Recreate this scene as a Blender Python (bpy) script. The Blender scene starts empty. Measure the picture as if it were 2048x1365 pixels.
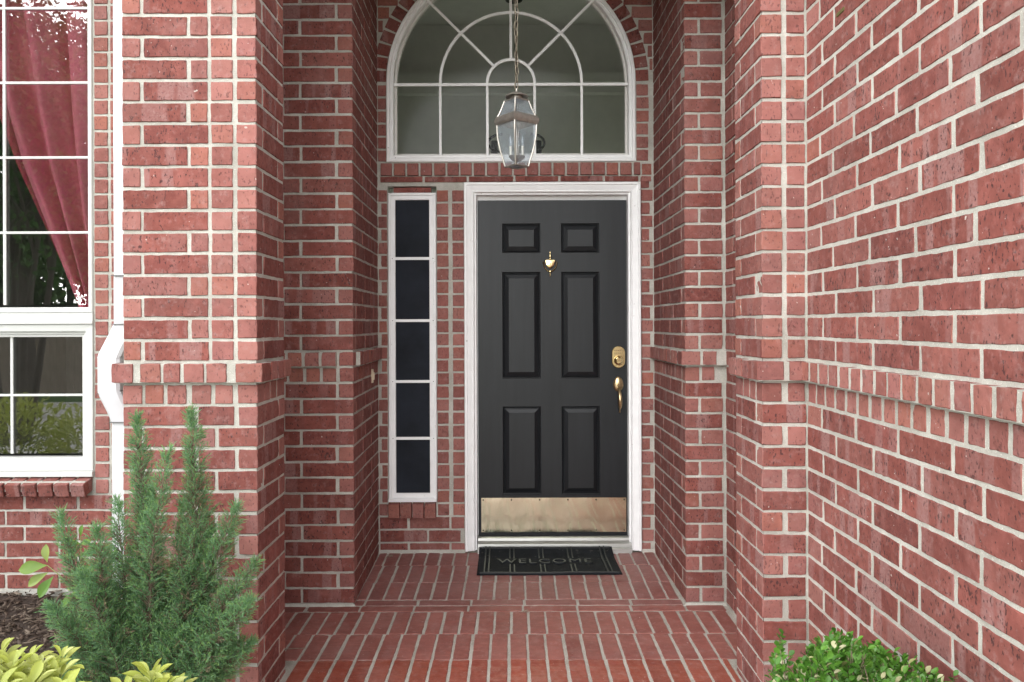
import bpy, bmesh, math, random
import numpy as np
from mathutils import Vector, Matrix

random.seed(7)
RNG = np.random.default_rng(11)
R = math.radians
SC = bpy.context.scene
COL = SC.collection

# ------------------------------------------------------------------ camera
F = 1520.0            # focal length in photograph pixels (2048 wide)
CX, CY = 1024.0, 648.0
H = 1.425             # camera height
cd = bpy.data.cameras.new('camera')
cam = bpy.data.objects.new('camera', cd)
COL.objects.link(cam)
cam.location = (0, 0, H)
cam.rotation_euler = (R(90), R(0.2), 0)
cd.sensor_width = 36.0
cd.lens = F / 2048 * 36.0
cd.shift_x = 0.0
cd.shift_y = -(682.5 - CY) / 2048
cd.clip_start = 0.05
cd.clip_end = 500
SC.camera = cam

# ------------------------------------------------------------------ sky, sun, exposure
SUN_EL, SUN_AZ = R(38), R(-40)      # high, behind the camera and to its left
w = bpy.data.worlds.new('World')
SC.world = w
w.use_nodes = True
nt = w.node_tree
nt.nodes.clear()
o = nt.nodes.new('ShaderNodeOutputWorld')
bg = nt.nodes.new('ShaderNodeBackground')
sky = nt.nodes.new('ShaderNodeTexSky')
sky.sky_type = 'NISHITA'
sky.sun_disc = False
sky.sun_elevation = SUN_EL
sky.sun_rotation = math.pi - SUN_AZ
sky.dust_density = 1.0
sky.air_density = 1.0
hs = nt.nodes.new('ShaderNodeHueSaturation')
hs.inputs['Saturation'].default_value = 0.08
nt.links.new(sky.outputs[0], hs.inputs['Color'])
nt.links.new(hs.outputs[0], bg.inputs[0])
bg.inputs[1].default_value = 0.15
nt.links.new(bg.outputs[0], o.inputs[0])
ld = bpy.data.lights.new('sun', 'SUN')
ld.energy = 0.5
ld.angle = R(90)
ld.color = (1.0, 0.97, 0.93)
sun = bpy.data.objects.new('sun', ld)
COL.objects.link(sun)
sd = Vector((math.sin(SUN_AZ) * math.cos(SUN_EL), -math.cos(SUN_AZ) * math.cos(SUN_EL), math.sin(SUN_EL)))
sun.rotation_euler = sd.to_track_quat('Z', 'Y').to_euler()
SC.view_settings.view_transform = 'Standard'
SC.view_settings.look = 'None'
SC.view_settings.gamma = 1.0
SC.view_settings.exposure = 2.12
SC.cycles.use_denoising = True
SC.cycles.max_bounces = 8
SC.cycles.transparent_max_bounces = 12
SC.cycles.caustics_reflective = False
SC.cycles.caustics_refractive = False

# ------------------------------------------------------------------ measured frame of the place
YD = F / 321.0        # door wall
Y2 = F / 387.7        # alcove fronts and window wall
YP = F / 532.0        # pier fronts
def PX(px, Y): return (px - CX) / F * Y
def PZ(py, Y): return H - (py - CY) / F * Y
def P(px, py, Y): return Vector((PX(px, Y), Y, PZ(py, Y)))
C = 0.0815            # brick course
J = 0.0120            # joint
ZB = 1.286            # top of the projecting band
def zj(k): return ZB + k * C
def floor_z(Y):
    return -0.027 + (0.037 * (Y - Y2) if Y > Y2 else 0.008 * (Y - Y2))

# ------------------------------------------------------------------ materials
def newmat(name):
    m = bpy.data.materials.new(name)
    m.use_nodes = True
    n = m.node_tree
    n.nodes.clear()
    out = n.nodes.new('ShaderNodeOutputMaterial')
    b = n.nodes.new('ShaderNodeBsdfPrincipled')
    n.links.new(b.outputs[0], out.inputs[0])
    return m, n, b, out
def N(n, t, **kw):
    x = n.nodes.new(t)
    for k, v in kw.items():
        if k in x.inputs: x.inputs[k].default_value = v
        else: setattr(x, k, v)
    return x
def mix(n, fac, a, b, mode='MIX'):
    x = n.nodes.new('ShaderNodeMix')
    x.data_type = 'RGBA'
    x.blend_type = mode
    for s, v in ((0, fac), (6, a), (7, b)):
        if isinstance(v, bpy.types.NodeSocket): n.links.new(v, x.inputs[s])
        elif s == 0: x.inputs[0].default_value = v
        else: x.inputs[s].default_value = (*v, 1)
    return x.outputs[2]
def ramp(n, fac, stops):
    x = n.nodes.new('ShaderNodeValToRGB')
    e = x.color_ramp.elements
    while len(e) < len(stops): e.new(0.5)
    for i, (p, c) in enumerate(stops):
        e[i].position = p
        e[i].color = (c, c, c, 1) if not isinstance(c, tuple) else (*c, 1)
    n.links.new(fac, x.inputs[0])
    return x.outputs[0]
def math_(n, op, a, b=0.0, clamp=False):
    x = n.nodes.new('ShaderNodeMath')
    x.operation = op
    x.use_clamp = clamp
    for i, v in enumerate((a, b)):
        if isinstance(v, bpy.types.NodeSocket): n.links.new(v, x.inputs[i])
        else: x.inputs[i].default_value = v
    return x.outputs[0]
def noise(n, vec, scale, detail=3.0, rough=0.55):
    x = N(n, 'ShaderNodeTexNoise', Scale=scale, Detail=detail, Roughness=rough)
    n.links.new(vec, x.inputs['Vector'])
    return x.outputs['Fac']
def mapping(n, vec, scale):
    x = n.nodes.new('ShaderNodeMapping')
    x.inputs['Scale'].default_value = scale
    n.links.new(vec, x.inputs[0])
    return x.outputs[0]
def bump(n, b, h, strength, dist):
    x = N(n, 'ShaderNodeBump', Strength=strength, Distance=dist)
    n.links.new(h, x.inputs['Height'])
    n.links.new(x.outputs[0], b.inputs['Normal'])

def brick_mat(name, cols, bands=0.5, specks=0.8, dust_haze=None, rough=0.9, damp=False):
    m, n, b, _ = newmat(name)
    tc = n.nodes.new('ShaderNodeTexCoord')
    oi = n.nodes.new('ShaderNodeObjectInfo')
    rnd = oi.outputs['Random']
    off = n.nodes.new('ShaderNodeCombineXYZ')
    for i, k in enumerate((37.0, 53.0, 71.0)):
        n.links.new(math_(n, 'MULTIPLY', rnd, k), off.inputs[i])
    va = n.nodes.new('ShaderNodeVectorMath')
    va.operation = 'ADD'
    n.links.new(tc.outputs['Object'], va.inputs[0])
    n.links.new(off.outputs[0], va.inputs[1])
    v = va.outputs[0]
    k = len(cols)
    base = ramp(n, rnd, [((i + 0.5) / k, c) for i, c in enumerate(cols)])
    r2 = math_(n, 'FRACT', math_(n, 'MULTIPLY', rnd, 17.31))
    val = math_(n, 'MULTIPLY_ADD', r2, 0.30)
    val.node.inputs[2].default_value = 0.85
    base = mix(n, 1.0, base, val, 'MULTIPLY')
    cl = noise(n, v, 9.0, 4.0)
    base = mix(n, ramp(n, cl, [(0.35, 0.0), (0.75, 0.55)]), base, tuple(x * 0.62 for x in cols[0]))
    cl2 = noise(n, v, 26.0, 5.0, 0.65)
    base = mix(n, ramp(n, cl2, [(0.45, 0.0), (0.8, 0.5)]), base, tuple(min(1, x * 1.5) for x in cols[-1]))
    if bands:
        bn = noise(n, mapping(n, v, (16, 16, 0.9)), 1.0, 1.0, 0.3)
        bf = ramp(n, bn, [(0.555, 0.0), (0.60, 1.0)])
        edge = noise(n, v, 120.0, 2.0)
        gate = ramp(n, math_(n, 'FRACT', math_(n, 'MULTIPLY', rnd, 7.7)), [(0.25, 0.15), (0.7, 1.0)])
        bf = math_(n, 'MULTIPLY', math_(n, 'MULTIPLY', bf, gate), math_(n, 'MULTIPLY', ramp(n, edge, [(0.3, 0.45), (0.6, 1.0)]), bands))
        base = mix(n, bf, base, (0.30, 0.165, 0.155))
    sp = noise(n, mapping(n, v, (1, 1, 0.5)), 135.0, 2.5, 0.55)
    dens = noise(n, v, 14.0, 2.0)
    thr = math_(n, 'MULTIPLY_ADD', dens, 0.22)
    thr.node.inputs[2].default_value = -0.11
    spf = ramp(n, math_(n, 'ADD', sp, thr), [(0.60, 0.0), (0.66, 1.0)])
    base = mix(n, math_(n, 'MULTIPLY', spf, specks), base, (0.05, 0.022, 0.022))
    wsp = noise(n, v, 75.0, 1.0, 0.4)
    base = mix(n, ramp(n, wsp, [(0.785, 0.0), (0.80, 0.7)]), base, (0.55, 0.50, 0.46))
    # mortar haze left on the brick edges and face
    hz = noise(n, v, 34.0, 6.0, 0.7)
    base = mix(n, ramp(n, hz, [(0.54, 0.0), (0.78, 0.55)]), base, (0.38, 0.25, 0.235))
    if dust_haze:
        g = n.nodes.new('ShaderNodeNewGeometry')
        dn = noise(n, g.outputs['Position'], 3.2, 5.0, 0.65)
        base = mix(n, ramp(n, dn, [(0.30, dust_haze[1]), (0.72, dust_haze[2])]), base, dust_haze[0])
        st = noise(n, mapping(n, g.outputs['Position'], (9, 60, 9)), 1.0, 3.0, 0.6)
        base = mix(n, ramp(n, st, [(0.55, 0.0), (0.75, 0.35)]), base, tuple(min(1, x * 1.25) for x in dust_haze[0]))
    gw = n.nodes.new('ShaderNodeNewGeometry')
    gn = noise(n, gw.outputs['Position'], 1.7, 6.0, 0.65)
    base = mix(n, ramp(n, gn, [(0.42, 0.0), (0.72, 0.26)]), base, tuple(x * 0.45 for x in cols[0]))
    pn = noise(n, gw.outputs['Position'], 2.6, 6.0, 0.7)
    base = mix(n, ramp(n, pn, [(0.52, 0.0), (0.78, 0.35)]), base, (0.36, 0.22, 0.20))
    n.links.new(base, b.inputs['Base Color'])
    b.inputs['Roughness'].default_value = rough
    b.inputs['Specular IOR Level'].default_value = 0.35
    fine = noise(n, mapping(n, v, (1, 1, 0.5)), 190.0, 4.0, 0.7)
    hh = math_(n, 'SUBTRACT', fine, math_(n, 'MULTIPLY', spf, 0.7))
    bump(n, b, hh, 0.55, 0.0025)
    if damp:
        wn = noise(n, tc.outputs['Object'], 22.0, 4.0)
        n.links.new(ramp(n, wn, [(0.35, 0.28), (0.65, 0.7)]), b.inputs['Roughness'])
    return m

RED = [(0.190, 0.054, 0.043), (0.222, 0.066, 0.052), (0.178, 0.053, 0.045), (0.238, 0.075, 0.060), (0.208, 0.060, 0.050), (0.255, 0.090, 0.074)]
END = [(0.27, 0.098, 0.082), (0.31, 0.128, 0.110), (0.33, 0.142, 0.120), (0.32, 0.118, 0.085), (0.27, 0.108, 0.096)]
FLR = [(0.195, 0.054, 0.044), (0.225, 0.066, 0.054), (0.25, 0.080, 0.066)]
WET = [(0.24, 0.046, 0.026), (0.27, 0.056, 0.031), (0.21, 0.042, 0.028)]
M = {}
M['brick'] = brick_mat('fired red brick', RED, 0.75, 0.85)
M['end'] = brick_mat('salmon brick end', END, 0.0, 0.55)
M['floor_brick'] = brick_mat('dusty paving brick', FLR, 0.25, 0.25, dust_haze=((0.29, 0.165, 0.150), 0.12, 0.55), rough=0.55)
M['porch_brick'] = brick_mat('weathered paving brick', FLR, 0.3, 0.25, dust_haze=((0.36, 0.165, 0.135), 0.05, 0.45), rough=0.55)
M['wet_brick'] = brick_mat('rinsed orange red paving brick', WET, 0.0, 0.2, dust_haze=((0.36, 0.15, 0.11), 0.0, 0.4), rough=0.45, damp=True)

def simple(name, col, rough=0.5, metal=0.0, var=0.0, vscale=8.0, bstr=0.0, bscale=60.0, bdist=0.002, spec=0.5, stretch=(1, 1, 1), spots=None):
    m, n, b, _ = newmat(name)
    tc = n.nodes.new('ShaderNodeTexCoord')
    v = mapping(n, tc.outputs['Object'], stretch)
    b.inputs['Roughness'].default_value = rough
    b.inputs['Metallic'].default_value = metal
    b.inputs['Specular IOR Level'].default_value = spec
    base = None
    if var:
        nz = noise(n, v, vscale, 5.0, 0.6)
        base = mix(n, ramp(n, nz, [(0.25, 0.0), (0.75, 1.0)]), tuple(max(0, x * (1 - var)) for x in col), tuple(min(1, x * (1 + var)) for x in col))
    if spots:
        nz = noise(n, v, spots[1], 3.0, 0.6)
        base = mix(n, ramp(n, nz, [(spots[2], 0.0), (spots[2] + 0.04, 1.0)]), base if base else col, spots[0])
    if base: n.links.new(base, b.inputs['Base Color'])
    else: b.inputs['Base Color'].default_value = (*col, 1)
    if bstr:
        bump(n, b, noise(n, v, bscale, 5.0, 0.65), bstr, bdist)
    return m

def mortar_mat(name='sandy mortar', lo=(0.39, 0.375, 0.335), hi=(0.55, 0.535, 0.485)):
    m, n, b, _ = newmat(name)
    g = n.nodes.new('ShaderNodeNewGeometry')
    v = g.outputs['Position']
    a = noise(n, v, 5.0, 5.0, 0.6)
    base = mix(n, ramp(n, a, [(0.3, 0.0), (0.7, 1.0)]), lo, hi)
    md_ = noise(n, v, 28.0, 5.0, 0.7)
    base = mix(n, ramp(n, md_, [(0.45, 0.0), (0.75, 0.6)]), base, (0.33, 0.32, 0.28))
    gr = noise(n, v, 330.0, 2.0, 0.6)
    base = mix(n, ramp(n, gr, [(0.58, 0.0), (0.70, 0.75)]), base, (0.24, 0.22, 0.19))
    gl = noise(n, v, 260.0, 2.0, 0.6)
    base = mix(n, ramp(n, gl, [(0.60, 0.0), (0.70, 0.6)]), base, (0.78, 0.76, 0.70))
    n.links.new(base, b.inputs['Base Color'])
    b.inputs['Roughness'].default_value = 0.95
    bump(n, b, noise(n, v, 240.0, 4.0, 0.7), 0.6, 0.002)
    return m
M['mortar'] = mortar_mat('sandy mortar', (0.33, 0.315, 0.275), (0.55, 0.535, 0.485))
M['floor_mortar'] = mortar_mat('grimy floor mortar', (0.28, 0.26, 0.22), (0.46, 0.43, 0.38))
M['white'] = simple('white trim paint', (0.86, 0.86, 0.86), 0.45, var=0.05, vscale=14, bstr=0.12, bscale=90, spots=((0.5, 0.49, 0.46), 45.0, 0.70))
M['vinyl'] = simple('off white window paint', (0.56, 0.565, 0.545), 0.4, var=0.03, vscale=10, spots=((0.45, 0.44, 0.4), 60.0, 0.74))
M['gutter'] = simple('white painted gutter metal', (0.58, 0.58, 0.60), 0.35, var=0.03, vscale=6)
M['seam'] = simple('dark seam', (0.12, 0.12, 0.12), 0.7, var=0.3)
M['door'] = simple('satin black door paint', (0.0095, 0.0108, 0.0128), 0.40, var=0.3, vscale=4, bstr=0.14, bscale=24, stretch=(6, 6, 0.6), spec=0.33)
M['brass'] = simple('polished brass', (0.82, 0.66, 0.36), 0.15, 1.0, var=0.12, vscale=40)
M['brass_old'] = simple('worn brass', (0.56, 0.42, 0.24), 0.33, 1.0, var=0.45, vscale=55)
M['kick'] = simple('brushed brass plate', (0.86, 0.88, 0.64), 0.09, 1.0, var=0.10, vscale=9)
M['screw'] = simple('dark screw', (0.10, 0.08, 0.05), 0.5, 0.6, var=0.2)
M['alu'] = simple('dull aluminium', (0.52, 0.52, 0.50), 0.38, 0.85, var=0.2, vscale=20, stretch=(0.4, 6, 6))
M['screen'] = simple('dark solar screen mesh', (0.0115, 0.0145, 0.021), 0.7, var=0.5, vscale=5, bstr=0.3, bscale=700, bdist=0.0006, spec=0.2)
M['rubber'] = simple('black rubber', (0.0085, 0.0098, 0.012), 0.75, var=0.5, vscale=12, bstr=0.35, bscale=160, spec=0.16, spots=((0.035, 0.034, 0.032), 26.0, 0.64))
M['rubber_lit'] = simple('lit grey rubber ridges', (0.015, 0.0165, 0.019), 0.55, var=0.5, vscale=30, spec=0.3)  # lighter tone paints light onto the mat's raised ribs and lettering
M['nickel'] = simple('weathered pewter metal', (0.40, 0.375, 0.335), 0.38, 0.8, var=0.25, vscale=45)
M['chain'] = simple('antique brass chain', (0.24, 0.21, 0.16), 0.4, 0.8, var=0.3, vscale=60)
M['candle'] = simple('ivory candle sleeve', (0.75, 0.72, 0.64), 0.5, var=0.05)
M['plastic'] = simple('yellowed plastic', (0.70, 0.60, 0.44), 0.45, var=0.1, vscale=60)
M['curtain'] = simple('dusty pink curtain cloth', (0.52, 0.11, 0.165), 0.9, var=0.12, vscale=30, bstr=0.15, bscale=300)
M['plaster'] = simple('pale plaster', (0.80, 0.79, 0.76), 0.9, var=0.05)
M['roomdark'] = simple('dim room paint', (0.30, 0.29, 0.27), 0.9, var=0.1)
M['black'] = simple('black iron', (0.012, 0.012, 0.012), 0.35, 0.3, var=0.2)
M['bark'] = simple('grey brown bark', (0.17, 0.125, 0.09), 0.9, var=0.4, vscale=40, bstr=0.6, bscale=60, stretch=(1, 1, 0.3))
M['darkbark'] = simple('dark trunk bark', (0.075, 0.06, 0.05), 0.9, var=0.4, vscale=20, bstr=0.6, bscale=40, stretch=(1, 1, 0.3))
M['stem'] = simple('green stem', (0.20, 0.25, 0.08), 0.6, var=0.3, vscale=40)
M['lawn'] = simple('mown lawn', (0.075, 0.155, 0.035), 0.9, var=0.4, vscale=3, bstr=0.8, bscale=80, bdist=0.02)
M['soil'] = simple('dark mulch soil', (0.045, 0.030, 0.022), 0.95, var=0.5, vscale=30, bstr=0.8, bscale=60, bdist=0.01)
M['concrete'] = simple('pale concrete', (0.58, 0.56, 0.52), 0.85, var=0.15, vscale=4, bstr=0.3, bscale=120)
M['asphalt'] = simple('asphalt', (0.055, 0.055, 0.055), 0.9, var=0.3, vscale=30)
M['fence'] = simple('weathered fence board', (0.34, 0.27, 0.225), 0.9, var=0.35, vscale=6, stretch=(4, 4, 0.4))
M['moss'] = simple('olive moss', (0.10, 0.085, 0.025), 0.95, var=0.4, vscale=120, bstr=0.6, bscale=200)
M['twig'] = simple('dead twig', (0.22, 0.17, 0.13), 0.9, var=0.3, vscale=60)
M['roof'] = simple('soffit paint', (0.52, 0.49, 0.43), 0.9, var=0.05)

def glass_mat(name, tint, boost, rough=0.0, dust_haze=0.0):
    m, n, b, out = newmat(name)
    n.nodes.remove(b)
    tr = N(n, 'ShaderNodeBsdfTransparent')
    tr.inputs[0].default_value = (*tint, 1)
    gl = N(n, 'ShaderNodeBsdfGlossy', Roughness=rough)
    lw = N(n, 'ShaderNodeLayerWeight', Blend=0.5)
    p5 = math_(n, 'MULTIPLY_ADD', math_(n, 'POWER', lw.outputs['Facing'], 5.0), 0.9)
    p5.node.inputs[2].default_value = 0.043
    f = math_(n, 'MULTIPLY', p5, boost, True)
    tc = n.nodes.new('ShaderNodeTexCoord')
    bp = N(n, 'ShaderNodeBump', Strength=0.02, Distance=0.004)
    n.links.new(noise(n, tc.outputs['Object'], 5.0, 2.0), bp.inputs['Height'])
    n.links.new(bp.outputs[0], gl.inputs['Normal'])
    mx = n.nodes.new('ShaderNodeMixShader')
    n.links.new(f, mx.inputs[0])
    n.links.new(tr.outputs[0], mx.inputs[1])
    n.links.new(gl.outputs[0], mx.inputs[2])
    if dust_haze:
        df = N(n, 'ShaderNodeBsdfDiffuse')
        df.inputs[0].default_value = (0.62, 0.70, 0.76, 1)  # pale blue haze painted in for sky reflection on the lantern panes
        m2 = n.nodes.new('ShaderNodeMixShader')
        n.links.new(ramp(n, noise(n, tc.outputs['Object'], 30.0, 4.0), [(0.3, dust_haze * 0.6), (0.7, dust_haze * 1.5)]), m2.inputs[0])
        n.links.new(mx.outputs[0], m2.inputs[1])
        n.links.new(df.outputs[0], m2.inputs[2])
        mx = m2
    n.links.new(mx.outputs[0], out.inputs[0])
    return m
M['glass'] = glass_mat('window glass', (0.95, 0.97, 0.96), 3.7)
M['arch_glass'] = glass_mat('screened window glass', (0.85, 0.84, 0.82), 0.25, 0.12)
M['lamp_glass'] = glass_mat('bevelled lamp glass', (0.92, 0.95, 0.97), 3.0, 0.05, 0.13)

def leaf_mat(name, cols, rough=0.45, trans=0.25):
    m, n, b, out = newmat(name)
    g = n.nodes.new('ShaderNodeNewGeometry')
    k = len(cols)
    c = ramp(n, g.outputs['Random Per Island'], [((i + 0.5) / k, x) for i, x in enumerate(cols)])
    tc = n.nodes.new('ShaderNodeTexCoord')
    nz = noise(n, tc.outputs['Object'], 9.0, 3.0)
    c = mix(n, ramp(n, nz, [(0.3, 0.0), (0.7, 0.5)]), c, tuple(x * 0.6 for x in cols[0]))
    n.links.new(c, b.inputs['Base Color'])
    b.inputs['Roughness'].default_value = rough
    b.inputs['Specular IOR Level'].default_value = 0.35
    t = n.nodes.new('ShaderNodeBsdfTranslucent')
    n.links.new(c, t.inputs[0])
    mx = n.nodes.new('ShaderNodeMixShader')
    mx.inputs[0].default_value = trans
    n.links.new(b.outputs[0], mx.inputs[1])
    n.links.new(t.outputs[0], mx.inputs[2])
    n.links.new(mx.outputs[0], out.inputs[0])
    return m
M['juniper'] = leaf_mat('juniper scale leaves', [(0.17, 0.32, 0.15), (0.22, 0.40, 0.16), (0.26, 0.43, 0.28), (0.20, 0.37, 0.20), (0.28, 0.47, 0.17), (0.24, 0.42, 0.24)], 0.6, 0.5)
M['juniper_tip'] = leaf_mat('juniper growing tips', [(0.26, 0.45, 0.14), (0.32, 0.50, 0.16), (0.22, 0.40, 0.15)], 0.6, 0.45)
M['juniper_dead'] = leaf_mat('dry juniper needles', [(0.26, 0.19, 0.12), (0.32, 0.25, 0.16), (0.22, 0.20, 0.13)], 0.8, 0.2)
M['yellow_leaf'] = leaf_mat('yellow green leaves', [(0.50, 0.56, 0.11), (0.58, 0.62, 0.17), (0.42, 0.50, 0.09), (0.62, 0.66, 0.25)], 0.4, 0.35)
M['box_leaf'] = leaf_mat('boxwood leaves', [(0.06, 0.17, 0.022), (0.09, 0.24, 0.03), (0.14, 0.32, 0.04), (0.07, 0.20, 0.025), (0.11, 0.27, 0.035)], 0.35, 0.25)
M['box_pale'] = leaf_mat('bleached boxwood leaves', [(0.52, 0.50, 0.28), (0.60, 0.60, 0.40), (0.40, 0.42, 0.16)], 0.5, 0.25)
M['laurel'] = leaf_mat('broad green leaves', [(0.12, 0.25, 0.035), (0.17, 0.30, 0.04), (0.30, 0.38, 0.10)], 0.4, 0.3)
M['tree_leaf'] = leaf_mat('street tree leaves', [(0.04, 0.10, 0.02), (0.06, 0.15, 0.03), (0.09, 0.19, 0.04)], 0.5, 0.3)
M['chip'] = leaf_mat('bark chips', [(0.05, 0.032, 0.022), (0.085, 0.058, 0.042), (0.13, 0.095, 0.07), (0.035, 0.022, 0.017), (0.19, 0.15, 0.115)], 0.9, 0.0)

# ------------------------------------------------------------------ helpers
def tag(o, label=None, cat=None, group=None, kind=None):
    if label: o['label'] = label
    if cat: o['category'] = cat
    if group: o['group'] = group
    if kind: o['kind'] = kind
    return o
def thing(name, label, cat, loc=(0, 0, 0), group=None):
    e = bpy.data.objects.new(name, None)
    COL.objects.link(e)
    e.location = loc
    e.empty_display_size = 0.1
    return tag(e, label, cat, group)
def link(name, me, parent=None, loc=(0, 0, 0)):
    ob = bpy.data.objects.new(name, me)
    COL.objects.link(ob)
    ob.location = loc
    if parent:
        ob.parent = parent
        ob.matrix_parent_inverse = parent_world(parent).inverted()
    return ob
def parent_world(p):
    m = Matrix.LocRotScale(p.location, p.rotation_euler, p.scale)
    return parent_world(p.parent) @ p.matrix_parent_inverse @ m if p.parent else m

class MB:
    def __init__(s): s.v = []; s.f = []; s.m = []; s.mi = 0
    def add(s, vs, fs):
        o = len(s.v)
        s.v += [tuple(x) for x in vs]
        for f in fs:
            s.f.append(tuple(i + o for i in f)); s.m.append(s.mi)
    def box(s, x0, x1, y0, y1, z0, z1):
        s.add([(x0, y0, z0), (x1, y0, z0), (x1, y1, z0), (x0, y1, z0), (x0, y0, z1), (x1, y0, z1), (x1, y1, z1), (x0, y1, z1)],
              [(0, 3, 2, 1), (4, 5, 6, 7), (0, 1, 5, 4), (1, 2, 6, 5), (2, 3, 7, 6), (3, 0, 4, 7)])
    def tube(s, pts, r, n=8, cap=True):
        pts = [Vector(p) for p in pts]
        rr = r if isinstance(r, (list, tuple)) else [r] * len(pts)
        rings = []
        prev = None
        for i, p in enumerate(pts):
            d = (pts[min(i + 1, len(pts) - 1)] - pts[max(i - 1, 0)]).normalized()
            if prev is None:
                a = d.orthogonal().normalized()
            else:
                a = (prev - d * prev.dot(d)).normalized()
            prev = a
            b = d.cross(a)
            rings.append([p + (a * math.cos(t) + b * math.sin(t)) * rr[i] for t in [2 * math.pi * j / n for j in range(n)]])
        vs = [v for q in rings for v in q]
        fs = []
        for i in range(len(pts) - 1):
            for j in range(n):
                fs.append((i * n + j, i * n + (j + 1) % n, (i + 1) * n + (j + 1) % n, (i + 1) * n + j))
        if cap:
            fs.append(tuple(reversed(range(n))))
            fs.append(tuple((len(pts) - 1) * n + j for j in range(n)))
        s.add(vs, fs)
    def lathe(s, prof, n=20, origin=(0, 0, 0), axis='Z', rot=0.0):
        o = Vector(origin)
        vs = []
        for r, z in prof:
            for j in range(n):
                t = 2 * math.pi * j / n + rot
                p = Vector((r * math.cos(t), r * math.sin(t), z))
                if axis == 'Y': p = Vector((p.x, -p.z, p.y))
                vs.append(o + p)
        fs = []
        for i in range(len(prof) - 1):
            for j in range(n):
                fs.append((i * n + j, i * n + (j + 1) % n, (i + 1) * n + (j + 1) % n, (i + 1) * n + j))
        fs.append(tuple(reversed(range(n))))
        fs.append(tuple((len(prof) - 1) * n + j for j in range(n)))
        s.add(vs, fs)
    def loft(s, rings, closed=True):
        n = len(rings[0])
        vs = [v for q in rings for v in q]
        fs = []
        for i in range(len(rings) - 1):
            for j in range(n if closed else n - 1):
                fs.append((i * n + j, i * n + (j + 1) % n, (i + 1) * n + (j + 1) % n, (i + 1) * n + j))
        s.add(vs, fs)
    def build(s, name, mats, parent=None, smooth=False, bevel=0.0):
        me = bpy.data.meshes.new(name)
        me.from_pydata(s.v, [], s.f)
        for m in (mats if isinstance(mats, (list, tuple)) else [mats]):
            me.materials.append(M[m])
        me.polygons.foreach_set('material_index', s.m)
        bm = bmesh.new()
        bm.from_mesh(me)
        if bevel:
            ed = [e for e in bm.edges if len(e.link_faces) == 2 and e.calc_face_angle(0) > 0.6]
            bmesh.ops.bevel(bm, geom=ed, offset=bevel, segments=2, profile=0.6, affect='EDGES', clamp_overlap=True)
        bmesh.ops.recalc_face_normals(bm, faces=bm.faces)
        bm.to_mesh(me)
        bm.free()
        if smooth:
            me.polygons.foreach_set('use_smooth', [True] * len(me.polygons))
            try: me.set_sharp_from_angle(angle=R(40))
            except Exception: pass
        return link(name, me, parent)

def np_mesh(name, V, Fc, mats, parent=None, mi=None, smooth=False):
    me = bpy.data.meshes.new(name)
    nv, nf, k = len(V), len(Fc), Fc.shape[1]
    me.vertices.add(nv)
    me.vertices.foreach_set('co', V.astype(np.float32).ravel())
    me.loops.add(nf * k)
    me.loops.foreach_set('vertex_index', Fc.astype(np.int32).ravel())
    me.polygons.add(nf)
    me.polygons.foreach_set('loop_start', np.arange(0, nf * k, k, dtype=np.int32))
    me.polygons.foreach_set('loop_total', np.full(nf, k, dtype=np.int32))
    for m in mats: me.materials.append(M[m])
    if mi is not None: me.polygons.foreach_set('material_index', mi.astype(np.int32))
    if smooth: me.polygons.foreach_set('use_smooth', np.ones(nf, dtype=bool))
    me.update(calc_edges=True)
    return link(name, me, parent)

# ------------------------------------------------------------------ bricks
CACHE = {}
def brick_mesh(L, D, Hh, sl, variants=5):
    key = (round(L * 500), round(D * 500), round(Hh * 500), sl, random.randrange(variants))
    if key in CACHE: return CACHE[key]
    rnd = random.Random(hash(key) & 0xffff)
    bm = bmesh.new()
    bmesh.ops.create_cube(bm, size=1.0)
    for v in bm.verts:
        v.co.x *= L; v.co.y *= D; v.co.z *= Hh
    def cut(ax, n):
        if n <= 0: return
        es = [e for e in bm.edges if abs((e.verts[0].co - e.verts[1].co)[ax]) > 1e-5]
        bmesh.ops.subdivide_edges(bm, edges=es, cuts=n, use_grid_fill=True)
    cut(0, max(0, round(L / 0.026) - 1))
    cut(1, max(0, round(min(D, 0.1) / 0.045) - 1))
    cut(2, max(0, round(Hh / 0.024) - 1))
    ed = [e for e in bm.edges if len(e.link_faces) == 2 and e.calc_face_angle(0) > 0.8]
    bmesh.ops.bevel(bm, geom=ed, offset=0.0022, segments=1, affect='EDGES', clamp_overlap=True)
    hx, hy, hz = L / 2, D / 2, Hh / 2
    for v in bm.verts:
        c = v.co
        onedge = sum((abs(abs(c.x) - hx) < 0.004, abs(abs(c.y) - hy) < 0.004, abs(abs(c.z) - hz) < 0.004))
        a = 0.0012 if onedge >= 2 else 0.0005
        c.x += rnd.uniform(-a, a); c.y += rnd.uniform(-a, a); c.z += rnd.uniform(-a, a)
    if rnd.random() < 0.25:                                   # a chipped corner
        sx, sy, sz = rnd.choice((-1, 1)), rnd.choice((-1, 1)), rnd.choice((-1, 1))
        p = Vector((sx * hx, sy * hy, sz * hz))
        for v in bm.verts:
            if (v.co - p).length < 0.010: v.co += Vector((-sx * 0.0025, -sy * 0.001, -sz * 0.002)) * rnd.uniform(0.6, 1.3)
    me = bpy.data.meshes.new('brick')
    bm.normal_update()
    mats = sl.split('|')                                      # long-face material | end material | which axis is the end
    for f in bm.faces:
        ax = 0 if abs(f.normal.x) > 0.6 else (1 if abs(f.normal.y) > 0.6 else 2)
        f.material_index = 1 if str(ax) in mats[2] else 0
    bm.to_mesh(me)
    bm.free()
    me.materials.append(M[mats[0]])
    me.materials.append(M[mats[1]])
    CACHE[key] = me
    return me

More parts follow.
